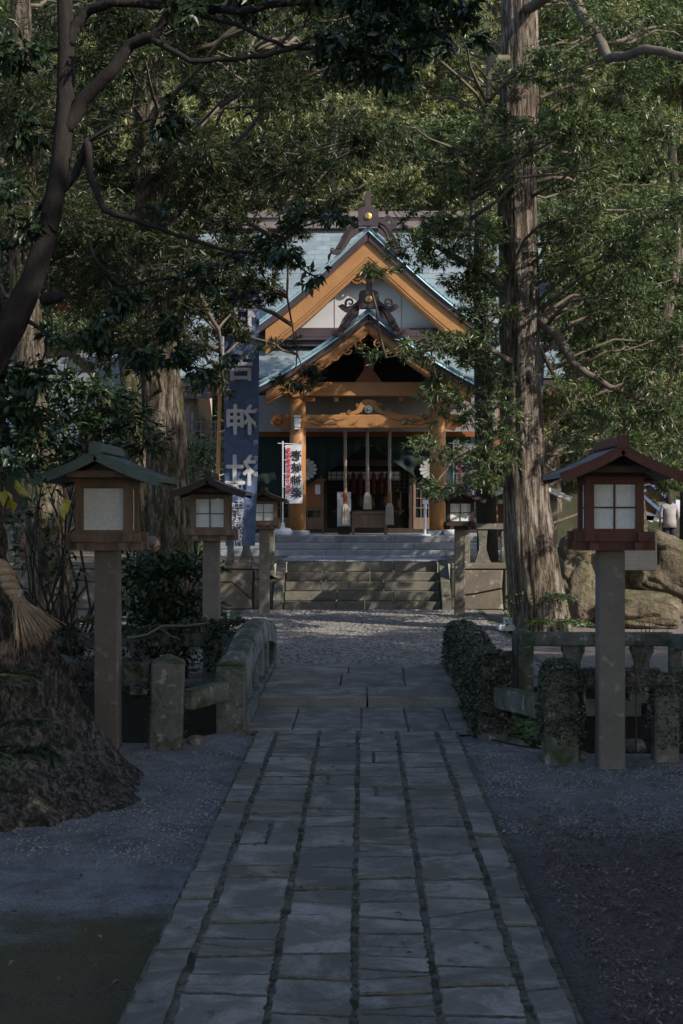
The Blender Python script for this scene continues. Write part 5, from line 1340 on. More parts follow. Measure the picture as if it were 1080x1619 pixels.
grow_crown(t1, p1, [.49, .45, .41, .37, .34, .32, .305, .30, .28, .22], cl1, M['leaf_fine'], M['bark'], M['twig'], L=.115, W=.025, per=15, dens=82, stem=.035, spread=.95, limb_r=.035, n_side=110, ridges=9, amp=.06,
    limbs=[(px_poly([(838, 495, 23.6), (880, 530, 23.2), (905, 575, 23.0), (962, 612, 22.8), (1040, 640, 23)]), .10, .03), (px_poly([(826, 480, 23.6), (760, 430, 23.3), (700, 395, 23), (640, 360, 22.8)]), .09, .025), (px_poly([(822, 95, 23.6), (775, 95, 23.1), (768, 180, 22.9), (745, 300, 22.7), (742, 380, 22.7)]), .07, .02), (px_poly([(830, 590, 23.6), (780, 555, 23), (700, 548, 22.5), (610, 566, 22.2)]), .06, .012), (px_poly([(830, 690, 23.6), (790, 690, 22.9), (720, 720, 22.5), (680, 780, 22.3)]), .05, .012), (px_poly([(822, 20, 23.6), (900, -20, 22), (960, 95, 20.5), (1020, 80, 19.5), (1100, 95, 19)]), .09, .05), (px_poly([(822, 500, 23.6), (900, 640, 24.5), (850, 720, 24.6)]), .04, .015)])
# second trunk behind it
t2 = empty('slim_evergreen_tree', at(772, 890, 30.6), 'dark slimmer evergreen trunk behind the drooping branches beside the right roof edge', 'tree')
p2 = px_poly([(772, 895, 30.6), (768, 800, 30.6), (764, 600, 30.6), (760, 500, 30.6), (757, 400, 30.6), (755, 320, 30.6)])
cl2 = sample_clumps([(660, 160), (860, 160), (860, 420), (760, 400), (720, 360)], (29.5, 33), 16, (.6, 1.0), .55) + sample_clumps([(772, 400), (860, 380), (880, 640), (790, 640)], (29.5, 32), 7, (.5, .8), .6)
grow_crown(t2, p2, [.22, .205, .18, .15, .11, .05], cl2, M['leaf_fine'], M['bark_dark'], M['twig'], L=.13, W=.030, per=14, dens=70, limb_r=.06, n_side=24, stem=.04)
# right rear tree
t3 = empty('forked_evergreen_tree', at(1000, 850, 28.5), 'forked leafy tree behind the boulders at the right', 'tree')
p3 = px_poly([(1005, 895, 28.5), (998, 760, 28.5), (990, 690, 28.5), (1010, 610, 28.5), (1040, 560, 28.5), (1070, 400, 28.5), (1060, 200, 28.5)])
cl3 = sample_clumps([(870, 380), (1130, 300), (1130, 700), (1000, 735), (880, 745)], (27, 32), 46, (.6, 1.0), .6)
grow_crown(t3, p3, [.28, .23, .20, .17, .14, .1, .06], cl3, M['leaf_fine'], M['bark_mossy'], M['twig'], L=.13, W=.031, per=14, dens=72, limb_r=.07, stem=.04,
    limbs=[(px_poly([(998, 740, 28.5), (950, 690, 28), (905, 700, 27.6), (868, 720, 27.4)]), .11, .04), (px_poly([(992, 690, 28.5), (940, 640, 28), (880, 610, 28)]), .09, .03)])
# left mossy tree
t4 = empty('mossy_trunk_tree', at(275, 1010, 21.0), 'thick mossy trunk between the near left lantern and the indigo banner', 'tree')
p4 = px_poly([(276, 1012, 21), (272, 900, 21), (269, 800, 21), (262, 700, 21), (253, 600, 21), (245, 500, 21), (238, 300, 21), (232, 100, 21), (228, -150, 21)])
shr = lambda x, y: not (x > 405 + max(0, (y - 330)) * -.05 and y > 345)
cl4 = sample_clumps([(150, -40), (580, -40), (600, 200), (520, 300), (440, 330), (410, 430), (395, 540), (330, 575), (180, 560), (130, 380)], (18.5, 26), 78, (.5, .95), .5, shr)
cl4 += [(at(x, y, d), r, r * f) for x, y, d, r, f in ((378, 530, 23.5, .40, .45), (425, 400, 23.2, .42, .5), (405, 440, 23.2, .42, .5), (455, 365, 23.4, .35, .4), (470, 345, 23.6, .3, .4), (345, 350, 23, .5, .5), (290, 350, 23, .5, .5), (352, 580, 23.6, .22, .5), (345, 625, 23.5, .25, .5), (410, 470, 23.6, .45, .5), (395, 400, 23.5, .5, .5), (350, 410, 23.5, .5, .5), (300, 420, 23.5, .5, .5), (300, 480, 23.5, .5, .5), (350, 470, 23.5, .4, .5), (440, 420, 23.5, .28, .4), (462, 600, 24, .48, .5), (440, 548, 24, .42, .35), (480, 585, 24, .35, .4), (425, 445, 23, .42, .5), (445, 375, 23, .42, .4), (500, 330, 24, .6, .4), (560, 315, 25, .5, .35), (385, 545, 23.5, .4, .4), (330, 600, 23, .5, .35), (370, 500, 23, .5, .5), (312, 620, 23, .4, .3), (480, 340, 23, .5, .3))]
grow_crown(t4, p4, [.34, .32, .31, .295, .28, .25, .22, .20, .15], cl4, M['leaf_dark'], M['bark_mossy'], M['twig'], L=.115, W=.024, per=14, dens=82, limb_r=.05, n_side=44, amp=.08, stem=.035, spread=.95,
    limbs=[(px_poly([(245, 470, 21), (300, 440, 21.5), (345, 520, 22), (352, 600, 22.5)]), .06, .02), (px_poly([(240, 280, 21), (300, 210, 22), (380, 150, 23), (410, 40, 24)]), .06, .02), (px_poly([(240, 380, 21), (340, 300, 22), (440, 330, 23), (470, 560, 24)]), .06, .012)])
t5 = empty('leaning_mossy_tree', at(238, 900, 22.6), 'bent mossy tree with an arching limb behind the near left lantern', 'tree')
p5 = px_poly([(236, 1000, 22.6), (232, 760, 22.6), (215, 690, 22.6), (206, 600, 22.6), (196, 530, 22.6), (180, 440, 22.6), (150, 300, 22.6)])
cl5 = sample_clumps([(20, 330), (230, 340), (200, 520), (30, 500)], (21.5, 25), 18, (.5, .8), .55)
grow_crown(t5, p5, [.20, .18, .16, .14, .13, .10, .06], cl5, M['leaf_fine'], M['bark_mossy'], M['twig'], L=.125, W=.02, per=10, dens=85, limb_r=.06,
    limbs=[(px_poly([(212, 688, 22.6), (168, 640, 22.4), (148, 590, 22.3), (110, 558, 22.2), (50, 562, 22)]), .11, .05)])
t6 = empty('old_trunk_tree', at(85, 1000, 19.0), 'mossy trunk at the far left behind the near left lantern', 'tree')
p6 = px_poly([(88, 1005, 19), (78, 900, 19), (66, 780, 19), (52, 660, 19), (42, 560, 19), (36, 420, 19), (32, 100, 19), (30, -150, 19)])
cl6 = sample_clumps([(-60, -40), (150, -40), (140, 420), (60, 520), (-60, 540)], (17, 24), 40, (.5, .9), .55)
grow_crown(t6, p6, [.33, .28, .26, .23, .21, .18, .14, .1], cl6, M['leaf_dark'], M['bark_mossy'], M['twig'], L=.125, W=.02, per=10, dens=105, limb_r=.06, n_side=36)
# near leaning dark tree with broad leaves
t7 = empty('leaning_dark_tree', at(-420, 1240, 10.2), 'dark leaning tree with forked limbs and broad leaves at the upper left', 'tree')
p7 = px_poly([(-420, 1270, 10.2), (-330, 960, 10.2), (-190, 760, 10.2), (-60, 625, 10.2), (12, 535, 10.2), (66, 440, 10.2), (84, 370, 10.2), (97, 260, 10.2), (109, 170, 10.2), (110, 80, 10.2), (98, -30, 10.2), (92, -200, 10.2)])
def T7c(L_): return [(at(x, y, d), r, r * f) for x, y, d, r, f in L_]
cl7 = T7c([(470, 400, 10.0, .16, .5), (430, 385, 10.0, .16, .5), (495, 435, 9.9, .12, .5), (400, 410, 10.2, .2, .5), (350, 430, 10.2, .2, .5), (470, 350, 10, .16, .5), (520, 340, 10, .14, .5), (300, 445, 10.2, .2, .5),
    (150, 520, 10, .22, .5), (90, 540, 9.9, .2, .6), (210, 560, 10.1, .2, .4), (260, 570, 10.2, .22, .4), (320, 590, 10.3, .2, .4), (370, 560, 10.3, .16, .4), (60, 600, 10, .2, .6), (280, 520, 10.3, .2, .5), (200, 480, 10.3, .2, .5),
    (20, 380, 10.2, .3, .8), (15, 300, 10.2, .3, .8), (30, 200, 10.3, .25, .6), (20, 90, 10.3, .25, .6), (250, 200, 10.4, .2, .5), (280, 180, 10.4, .16, .5), (250, 330, 10.4, .14, .5)])
cl7 += sample_clumps([(500, -60), (740, -60), (735, 60), (690, 110), (640, 150), (575, 150), (510, 70)], (9.6, 10.6), 26, (.16, .28), .6)
cl7 += sample_clumps([(250, -60), (520, -60), (500, 30), (260, 20)], (9.6, 10.6), 8, (.16, .26), .5)
cl7 += sample_clumps([(0, 560), (60, 640), (50, 760), (0, 800)], (9.8, 11), 6, (.2, .3), .7)
grow_crown(t7, p7, [.22, .17, .145, .13, .105, .085, .075, .068, .064, .056, .052, .04], cl7, M['leaf_broad'], M['bark_dark'], M['bark_dark'], L=.088, W=.036, per=5, dens=330, spread=1.0, limb_r=.014, droop=.5, n_side=24, twig_r=.003, stem=.05, fold=.18,
    limbs=[(px_poly([(103, 205, 10.2), (128, 158, 10.18), (175, 112, 10.1), (205, 70, 10.1), (245, 55, 10.0), (272, 5, 10), (290, -60, 10)]), .054, .026),
           (px_poly([(108, 70, 10.2), (118, 38, 10.2), (140, 15, 10.2), (175, 2, 10.1), (290, 8, 10.1), (380, 18, 10), (450, 5, 10), (600, -10, 10)]), .045, .02),
           (px_poly([(240, 62, 10.0), (300, 96, 9.9), (420, 88, 9.9), (500, 64, 9.9), (600, 90, 9.9), (700, 70, 9.9)]), .022, .008),
           (px_poly([(270, 8, 10), (380, 40, 10), (450, 75, 10), (560, 78, 10), (640, 110, 10)]), .02, .007),
           (px_poly([(90, 308, 10.2), (120, 272, 10.2), (137, 222, 10.1), (142, 280, 10.1), (165, 332, 10), (220, 350, 10), (280, 372, 10), (360, 396, 10), (430, 400, 10), (500, 438, 9.9)]), .034, .006),
           (px_poly([(84, 300, 10.2), (60, 330, 10.3), (20, 390, 10.3), (-30, 400, 10.4)]), .02, .01), (px_poly([(138, 380, 10.1), (150, 410, 10.1), (190, 450, 10.1), (260, 440, 10.2), (350, 430, 10.2)]), .014, .005),
           (px_poly([(70, 472, 10.2), (92, 468, 10.1), (100, 466, 10.1)]), .05, .03), (px_poly([(40, 505, 10.2), (100, 540, 10), (200, 560, 10.1), (330, 585, 10.3)]), .016, .006)])

# far forest on the hillside: four crown shapes copied over the slope
def far_tree(k):
    r_ = empty('hillside_tree', (0, 0, 0), 'sunlit evergreen tree in the dense wood on the hillside behind the shrine', 'tree', 'trees of the hillside wood')
    h = 10.5 + k; cl = []
    for i in range(46):
        t = random.random(); z = 1.5 + (h - 1.5) * t; rr = 3.9 * math.sin(PI * (0.12 + .82 * t)) ** .7; a = random.uniform(0, 2 * PI); q = rr * random.random() ** .5
        cl.append((Vector((q * math.cos(a), q * math.sin(a) * .8, z)), random.uniform(.8, 1.4), random.uniform(.5, .8)))
    grow_crown(r_, [(0, 0, -1), (.2, 0, 3), (-.1, .2, 6), (.1, 0, h - 1)], [.32, .26, .2, .06], cl, M['leaf_far'] if k != 2 else M['leaf_fine'], M['bark_mossy'], M['twig'], L=.26, W=.062, per=9, dens=34, limb_r=.12, twig_r=.022, n_side=10)
    return r_
protos = [far_tree(k) for k in range(4)]
def hill_z(x, y): t = (y - 44) / 110; return .85 + 58 * t ** 1.05 if t > 0 else .85
spots = []
for y, x0, x1, st_ in ((47.5, 5.5, 15, 4.2), (47.5, -17, -11.5, 4.2), (52, -15, 16, 4.6), (59, -16, 17, 5.0), (68, -18, 19, 5.4), (79, -21, 22, 6.0), (92, -24, 25, 6.6), (108, -28, 29, 7.6)):
    x = x0
    while x <= x1: spots.append((x + random.uniform(-1, 1), y + random.uniform(-1.6, 1.6))); x += st_
for i, (x, y) in enumerate(spots):
    o = protos[i] if i < 4 else copy_tree(protos[random.randrange(4)])
    o.location = (x, y, hill_z(x, y) - .4); s_ = random.uniform(.9, 1.2) * (1 + (y - 50) * .003); o.scale = (s_, s_, s_ * random.uniform(.95, 1.15)); o.rotation_euler.z = random.uniform(0, 6.28)
# undergrowth low on the hill and behind the hall
P_u, D_u = [], []
for _ in range(2600):
    x = random.uniform(-22, 24); y = random.uniform(45.5, 62); z = hill_z(x, y) + random.uniform(0, 1.2)
    if abs(x) < 9 and y < 49: continue
    P_u.append((x, y, z)); D_u.append((random.gauss(0, .5), random.gauss(0, .5), 1))
tag(leaf_obj('undergrowth', P_u, D_u, M['leaf_fine'], None, n=9, L=.3, W=.08), 'dark leafy undergrowth on the hillside behind the shrine', 'undergrowth', kind='stuff')

# unseen trees right of the frame, added to shade the foreground
def shade_tree():
    r_ = empty('unseen_shade_tree', (0, 0, 0), 'unseen broadleaf tree added right of the frame to shade the approach', 'tree', 'unseen trees added to shade the approach')
    mb = MB(); trunk_mesh(mb, [(0, 0, -.3), (.2, .1, 2.5), (.1, -.1, 5), (0, 0, 9)], [.42, .32, .26, .12], 18); mb.build('trunk', M['bark'], r_, True)
    bb = MB(); P, Dd = [], []
    for i in range(34):
        t = random.random(); z = 4.2 + 7.0 * t; rr = 3.9 * math.sin(PI * (.2 + .75 * t)) ** .6; a = random.uniform(0, 2 * PI); q = rr * random.random() ** .5
        c = Vector((q * math.cos(a), q * math.sin(a), z)); bb.tube(wobble_line((0, 0, max(3, z - 1.6)), c, 6, .06, .05), [.07 - .009 * i for i in range(7)], 5, False)
        p_, d_ = cluster_shell(c, 1.35, 1.35, .9, 130); P += p_; Dd += d_
    bb.build('branches', M['twig'], r_, True)
    leaf_obj('crown', P, Dd, M['leaf_fine'], r_, n=7, L=.28, W=.095)
    return r_
shd = shade_tree()
SH = [(7.4, 8.2), (8.0, 2.4), (7.2, -3.6), (9.4, 12.6), (4.2, -9.0), (12.6, 6.5), (12.2, 0.5), (11.5, -5.5), (16.5, 3.0), (16.0, 9.5)]
for i, (x, y) in enumerate(SH):
    o = shd if i == 0 else copy_tree(shd); o.location = (x, y, 0); o.rotation_euler.z = i * 1.3; s_ = 1 + .06 * (i % 3); o.scale = (s_, s_, s_)

# ------------------------------------------------------------ shrubs, ivy and small plants
def shrub(name, label, cat, cl, base, leaf, **kw):
    r_ = empty(name, base, label, cat); bb = MB(); SP, SD = [], []
    base = Vector(base); dens = kw.pop('dens', 40)
    for c, rx, rz in cl:
        bb.tube(wobble_line(base, c, 6, .06), [.022 * (1 - .13 * i) for i in range(7)], 5, False)
        ns = int(dens * (rx / .3) ** 2)
        for _ in range(ns):
            v = Vector((random.gauss(0, 1), random.gauss(0, 1), random.gauss(0, 1))).normalized(); s_ = random.random() ** .4
            e = c + Vector((v.x * rx, v.y * rx, v.z * rz)) * s_
            if random.random() < .3: bb.tube(wobble_line(c, e, 3, .08), [.006, .005, .004, .002], 3, False)
            SP.append(tuple(e)); SD.append(tuple(v + Vector((0, 0, .4))))
    bb.build('stems', M['bark_dark'], r_, True); leaf_obj('foliage', SP, SD, leaf, r_, **kw); return r_
def cls(L_): return [(at(x, y, d), r, r * f) for x, y, d, r, f in L_]
shrub('glossy_bush', 'dark glossy leaved bush between the near left lantern and the bridge rail', 'bush', cls([(230, 920, 17.6, .36, .7), (260, 895, 17.6, .32, .7), (300, 900, 17.4, .30, .6), (325, 895, 17.3, .22, .5), (240, 960, 17.6, .36, .7), (280, 955, 17.5, .34, .6), (215, 985, 17.6, .3, .6), (320, 970, 17.4, .26, .4), (340, 985, 17.3, .16, .5), (270, 985, 17.4, .3, .6), (215, 890, 17.8, .22, .7)]), at(255, 1075, 17.5), M['leaf_broad'], n=6, L=.13, W=.048, spread=.9, droop=.35, dens=34)
shrub('leafy_shrub', 'dense green shrub behind the roof of the near left lantern', 'shrub', cls([(130, 620, 17, .35, .7), (170, 640, 17, .38, .7), (110, 660, 17, .3, .7), (210, 660, 17.2, .34, .6), (150, 690, 17, .4, .6), (230, 700, 17.3, .3, .5), (90, 600, 17, .28, .7), (60, 690, 17, .35, .6), (30, 720, 17, .35, .6), (110, 730, 17, .35, .4)]), (-3.45, 17.1, 0), M['leaf_broad'], n=6, L=.12, W=.044, spread=.9, droop=.35, dens=36)
shrub('yellowing_sapling', 'thin sapling with a few yellow green leaves left of the near left lantern', 'sapling', cls([(60, 800, 14, .28, .8), (90, 850, 14, .25, .8), (40, 880, 14, .28, .8), (100, 900, 14, .22, .8), (120, 930, 14, .2, .6), (30, 820, 14, .25, .8), (75, 770, 14, .2, .7)]), (-3.15, 14.6, -.6), M['leaf_broad'], n=4, L=.10, W=.034, spread=1., droop=.3, dens=15)
yl = leaf_obj('yellow_leaves', [tuple(at(14, 785, 10.6)), tuple(at(22, 760, 10.6)), tuple(at(98, 790, 10.9)), tuple(at(92, 800, 10.9)), tuple(at(5, 770, 10.6))], [(0, 0, -1)] * 5, M['leaf_yellow'], None, n=2, L=.13, W=.07, spread=.5, stem=.03)
tag(yl, 'few bright yellow leaves hanging at the left edge beside the near lantern', 'leaves')
shrub('round_bush', 'pale green bush between the mossy trunk and the bamboo pole', 'bush', cls([(310, 770, 27, .5, .9), (320, 720, 27, .4, .9), (300, 830, 27, .5, .8), (330, 800, 27, .4, .8)]), (-3.2, 27, 0), M['leaf_fine'], n=8, L=.10, W=.03, dens=50)
shrub('maple_sapling', 'small maple with red leaves high behind the left trunks', 'tree', cls([(110, 470, 26, .32, .3), (75, 472, 26, .2, .3), (125, 440, 26, .18, .4), (60, 300, 27, .1, .4), (180, 455, 26, .1, .4), (95, 480, 26, .25, .2)]), (-5.5, 26.3, 0), M['leaf_red'], n=5, L=.07, W=.05, dens=14, spread=1.2)
# ferns on the stream side
def fern(name, label, px, py, D, n, L, mat=M['leaf_fine']):
    r_ = at(px, py, D); P, Dd = [], []
    e = empty(name, r_, label, 'fern')
    for i in range(n):
        a = random.uniform(0, 2 * PI); l = L * random.uniform(.7, 1.1); pts = []
        for j in range(14):
            t = j / 13; pts.append(r_ + Vector((math.cos(a) * l * t, math.sin(a) * l * t, l * (.75 * t - .75 * t * t) + .0)))
        for j in range(1, 14):
            d = (pts[j] - pts[j - 1]).normalized(); s_ = d.cross(Vector((0, 0, 1)))
            for q in (-1, 1): P.append(tuple(pts[j])); Dd.append(tuple(s_ * q + d * .5))
    V, Fq = leaves_np(np.array(P), nrm(np.array(Dd)), 1, L * .30, L * .07, .12, .1, .001, .05)
    mesh_np('fronds', V, Fq, mat, e)
    return e
M['leaf_fern'] = leaf_mat('fern_leaf', (0.05, 0.09, 0.02), (0.11, 0.17, 0.05), (0.2, 0.27, 0.08))
fern('fern', 'bright fern below the short rail right of the bridge', 820, 1165, 14.2, 16, .45, M['leaf_fern'])
fern('fern', 'fern behind the ivy covered post, nearest the stream wall', 838, 1150, 14.8, 14, .42, M['leaf_fern'])
fern('fern', 'fern tuft growing low against the right end of the bridge', 800, 1148, 14.9, 14, .40, M['leaf_fern'])
fern('fern', 'small plant tuft at the foot of the far right balustrade', 845, 1105, 16.0, 12, .28, M['leaf_fern'])
fern('fern', 'leafy tuft growing from the sunlit trunk bark', 880, 945, 23.05, 22, .30, M['leaf_fine'])
fern('fern', 'leafy tuft at the base of the sunlit trunk, left side', 856, 985, 22.95, 16, .28, M['leaf_fern'])
fern('fern', 'leafy tuft between the sunlit trunk and the boulders', 900, 985, 23.2, 20, .34, M['leaf_fine'])
# ivy
def ivy(label, boxes, n, L=.03, mat=M['leaf_ivy']):
    """leaves covering boxes (centre, size)"""
    P, Dd = [], []
    for (c, d), k in zip(boxes, n):
        for _ in range(k):
            ax = random.choices((0, 1, 2), weights=(d[1] * d[2], d[0] * d[2], d[0] * d[1] * 1.0))[0]; sg = random.choice((-1, 1)) if ax < 2 else 1
            p = [random.uniform(-.5, .5) * d[i] for i in range(3)]; p[ax] = sg * d[ax] / 2 + sg * abs(random.gauss(0, .014))
            if p[2] > 0:      # round the shoulders
                ux, uz = abs(p[0] / d[0] * 2), p[2] / d[2] * 2; q_ = (ux ** 3 + uz ** 3) ** (1 / 3)
                if q_ > 1: p[0] /= q_; p[2] /= q_ ** .6
            nv = [0, 0, 0]; nv[ax] = sg
            P.append((c[0] + p[0], c[1] + p[1], c[2] + p[2])); Dd.append((nv[0] * .5 + random.gauss(0, .6), nv[1] * .5 + random.gauss(0, .6), nv[2] * .5 + random.gauss(0, .6) - .2))
    o = leaf_obj('ivy', P, Dd, mat, None, n=1, L=L, W=L * .8, spread=.3, stem=.005); return tag(o, label, 'ivy', kind=None)
bx_ = []; nn_ = []
for i in range(24):
    y = 12.95 + 4.55 * i / 23; z = .60 + .14 * math.sin(max(0, min(1, (y - 12.9) / 4.6)) * PI) ** .8
    bx_.append(((1.14, y, z / 2 - .02 + (.06 if i < 2 else 0)), (.29 + random.uniform(-.03, .03), .24, z + .07))); nn_.append(760)
bx_ += [((1.14, 12.85, .40), (.30, .30, .66))]; nn_ += [3600]
ivy('thick dark ivy swallowing the right rail of the bridge', bx_, nn_, .034)
pz = at(885, 0, 11.62).x
ivy('ivy mat covering the upper part of the wide post beside the bridge', [((pz, 11.62, .50), (.30, .30, .56)), ((pz, 11.62, .24), (.27, .27, .2))], [3600, 300], .026)
ivy('ivy running along the right rail in front of the balustrade', [(((at(970, 0, 11.62).x), 11.62, .625), (.9, .17, .18)), ((at(1150, 0, 11.62).x, 11.62, .625), (1.1, .17, .17))], [2400, 2600], .024)
ivy('ivy on the narrow post at the right edge', [((at(1050, 0, 11.62).x, 11.62, .38), (.215, .215, .52))], [1500], .022)
ivy('sparse vine on the short leaning post left of the bridge', [((at(263, 0, 12.15).x, 12.15, .3), (.285, .285, .8))], [260], .018, M['leaf_fine'])
ivy('hanging hedge of climbers over the far left fence', [((x, 16.5 + random.uniform(-.05, .05), .42 + random.uniform(-.06, .05)), (.5, .42, .55)) for x in [-1.45 - .4 * i for i in range(14)]], [700] * 14, .055, M['leaf_dark'])
ivy('dark climbers on the near left rail behind the lantern', [((x, 12.32, .58), (.5, .24, .28)) for x in (-1.95, -2.4, -2.9, -3.4)], [600] * 4, .035)
ivy('creepers on the sunlit trunk bark', [((at(845, 0, 23.6).x, 23.6, .35), (.9, .9, .7))], [500], .05, M['leaf_fern'])
# bare sapling right
bs = MB(); b0 = at(1005, 1190, 12.2)
m_ = at(1012, 1040, 12.2); k_ = at(1022, 1018, 12.2)
bs.tube([b0, at(1004, 1110, 12.2), m_, k_], [.008, .007, .006, .006], 5)
for e in ((1075, 975), (1062, 985), (1000, 965), (1010, 950), (1030, 955), (1000, 990), (1050, 960)): bs.tube(wobble_line(k_, at(e[0], e[1], 12.2 + random.uniform(-.1, .1)), 5, .05), [.005, .0045, .004, .003, .002, .0015], 4, False)
for e in ((985, 1020), (990, 1040), (1040, 1020), (1060, 1000), (970, 1000), (1045, 1060)): bs.tube(wobble_line(m_, at(e[0], e[1], 12.2), 5, .06), [.004, .0035, .003, .002, .0015, .001], 4, False)
bs = bs.build('bare_sapling', M['twig'], None, True); tag(bs, 'thin bare sapling rising behind the right rail beside the lantern', 'sapling')
# boughs across the far left rail
bo = MB(); bo.tube(wobble_line(at(200, 1010, 16.1), at(330, 985, 16.0), 8, .04), [.022 - .001 * i for i in range(9)], 6); bo.tube(wobble_line(at(262, 1000, 16.1), at(285, 1012, 16.0), 4, .05), .010, 5)
bo = bo.build('fallen_bough', M['twig'], None, True); tag(bo, 'pale bough lying across the climbers on the far left fence', 'branch')
# fallen leaves and pebbles
P_l, D_l = [], []
for _ in range(9000):
    x, y = random.uniform(1.0, 3.4), random.uniform(5.0, 10.2)
    if y > 9.2 and random.random() < (y - 9.2): continue
    P_l.append((x, y, .016 + gz(x, y))); D_l.append((random.gauss(0, 1), random.gauss(0, 1), random.gauss(0, .12)))
V, Fq = leaves_np(np.array(P_l), nrm(np.array(D_l)), 1, .035, .014, .2, .3, .001, 0.0, .8)
tag(mesh_np('leaf_litter', V, Fq, M['leaf_litter']), 'brown fallen leaves scattered over the gravel right of the path', 'leaf litter', kind='stuff')
P_l = [(random.uniform(-3, 3.0), random.uniform(5.5, 12.5), .03) for _ in range(260)]
P_l += [(random.uniform(-2.3, 3), random.uniform(17.5, 28), .045) for _ in range(160)]
V, Fq = leaves_np(np.array(P_l), nrm(rng.normal(0, 1, (len(P_l), 3)) * np.array([1, 1, .1])), 1, .05, .022, .2, .3, .001, 0.0, .8)
tag(mesh_np('scattered_leaves', V, Fq, M['leaf_litter']), 'stray fallen leaves dotted over path, gravel and court', 'leaves', kind='stuff')
def pebble_mesh():
    V, Fc = [], []
    N = 16000; k = 0
    for _ in range(N):
        s_ = -1 if random.random() < .45 else 1
        x = random.uniform(-3.4, -.95) if s_ < 0 else random.uniform(.87, 3.6); y = random.uniform(8.2 if s_ < 0 else 9.0, 12.5)
        if y > bank_near(x) - .05: continue
        r_ = random.uniform(.005, .012); z = gz(x, y) + r_ * .3 + (.03 * min(1, max(0, (y - 9) / 3)) if x < -1 and y > 9 else 0); a = random.uniform(0, 6.28)
        for i in range(4):
            b = a + i * PI / 2; V.append((x + r_ * math.cos(b), y + r_ * math.sin(b), z - .002))
        V.append((x + r_ * .2, y, z + r_ * .6)); k = len(V) - 5
        for i in range(4): Fc.append((k + i, k + (i + 1) % 4, k + 4, k + 4))
    me = bpy.data.meshes.new('gravel'); me.from_pydata(V, [], [f[:3] for f in Fc]); me.materials.append(M['slab']); o = bpy.data.objects.new('gravel', me); C.objects.link(o)
    return tag(o, 'loose grey gravel either side of the path', 'gravel', kind='stuff')
pebble_mesh()
# rocks by the stream edge
def rock(px, py, D, r_, label, mat):
    p = at(px, py, D); bm = bmesh.new(); bmesh.ops.create_icosphere(bm, subdivisions=3, radius=1); sd_ = Vector((px * .1, D, 0))
    for v in bm.verts: v.co = v.co * (1 + .25 * noise.noise(v.co * 1.4 + sd_)) ; v.co.x *= r_; v.co.y *= r_ * .8; v.co.z *= r_ * .6
    me = bpy.data.meshes.new('rock'); bm.to_mesh(me); bm.free(); me.materials.append(mat); o = bpy.data.objects.new('rock', me); C.objects.link(o); o.location = p; tag(o, label, 'rock', 'rocks along the stream edge')
rock(916, 1195, 11.75, .075, 'grey rock tucked between the ivy post and the right lantern', M['rockwall'])
rock(858, 1196, 11.75, .045, 'small pink brown rock left of the ivy post', M['rock'])
rock(310, 1172, 12.3, .085, 'dark rock in the gap under the short left rail', M['rockwall'])
rock(1000, 1180, 12.4, .12, 'dark rock below the bare sapling', M['rockwall'])
rock(815, 1180, 12.6, .10, 'flat dark rock under the right end of the bridge rail', M['rockwall'])
rock(780, 1182, 12.7, .09, 'dark rock at the foot of the right bridge post', M['rockwall'])

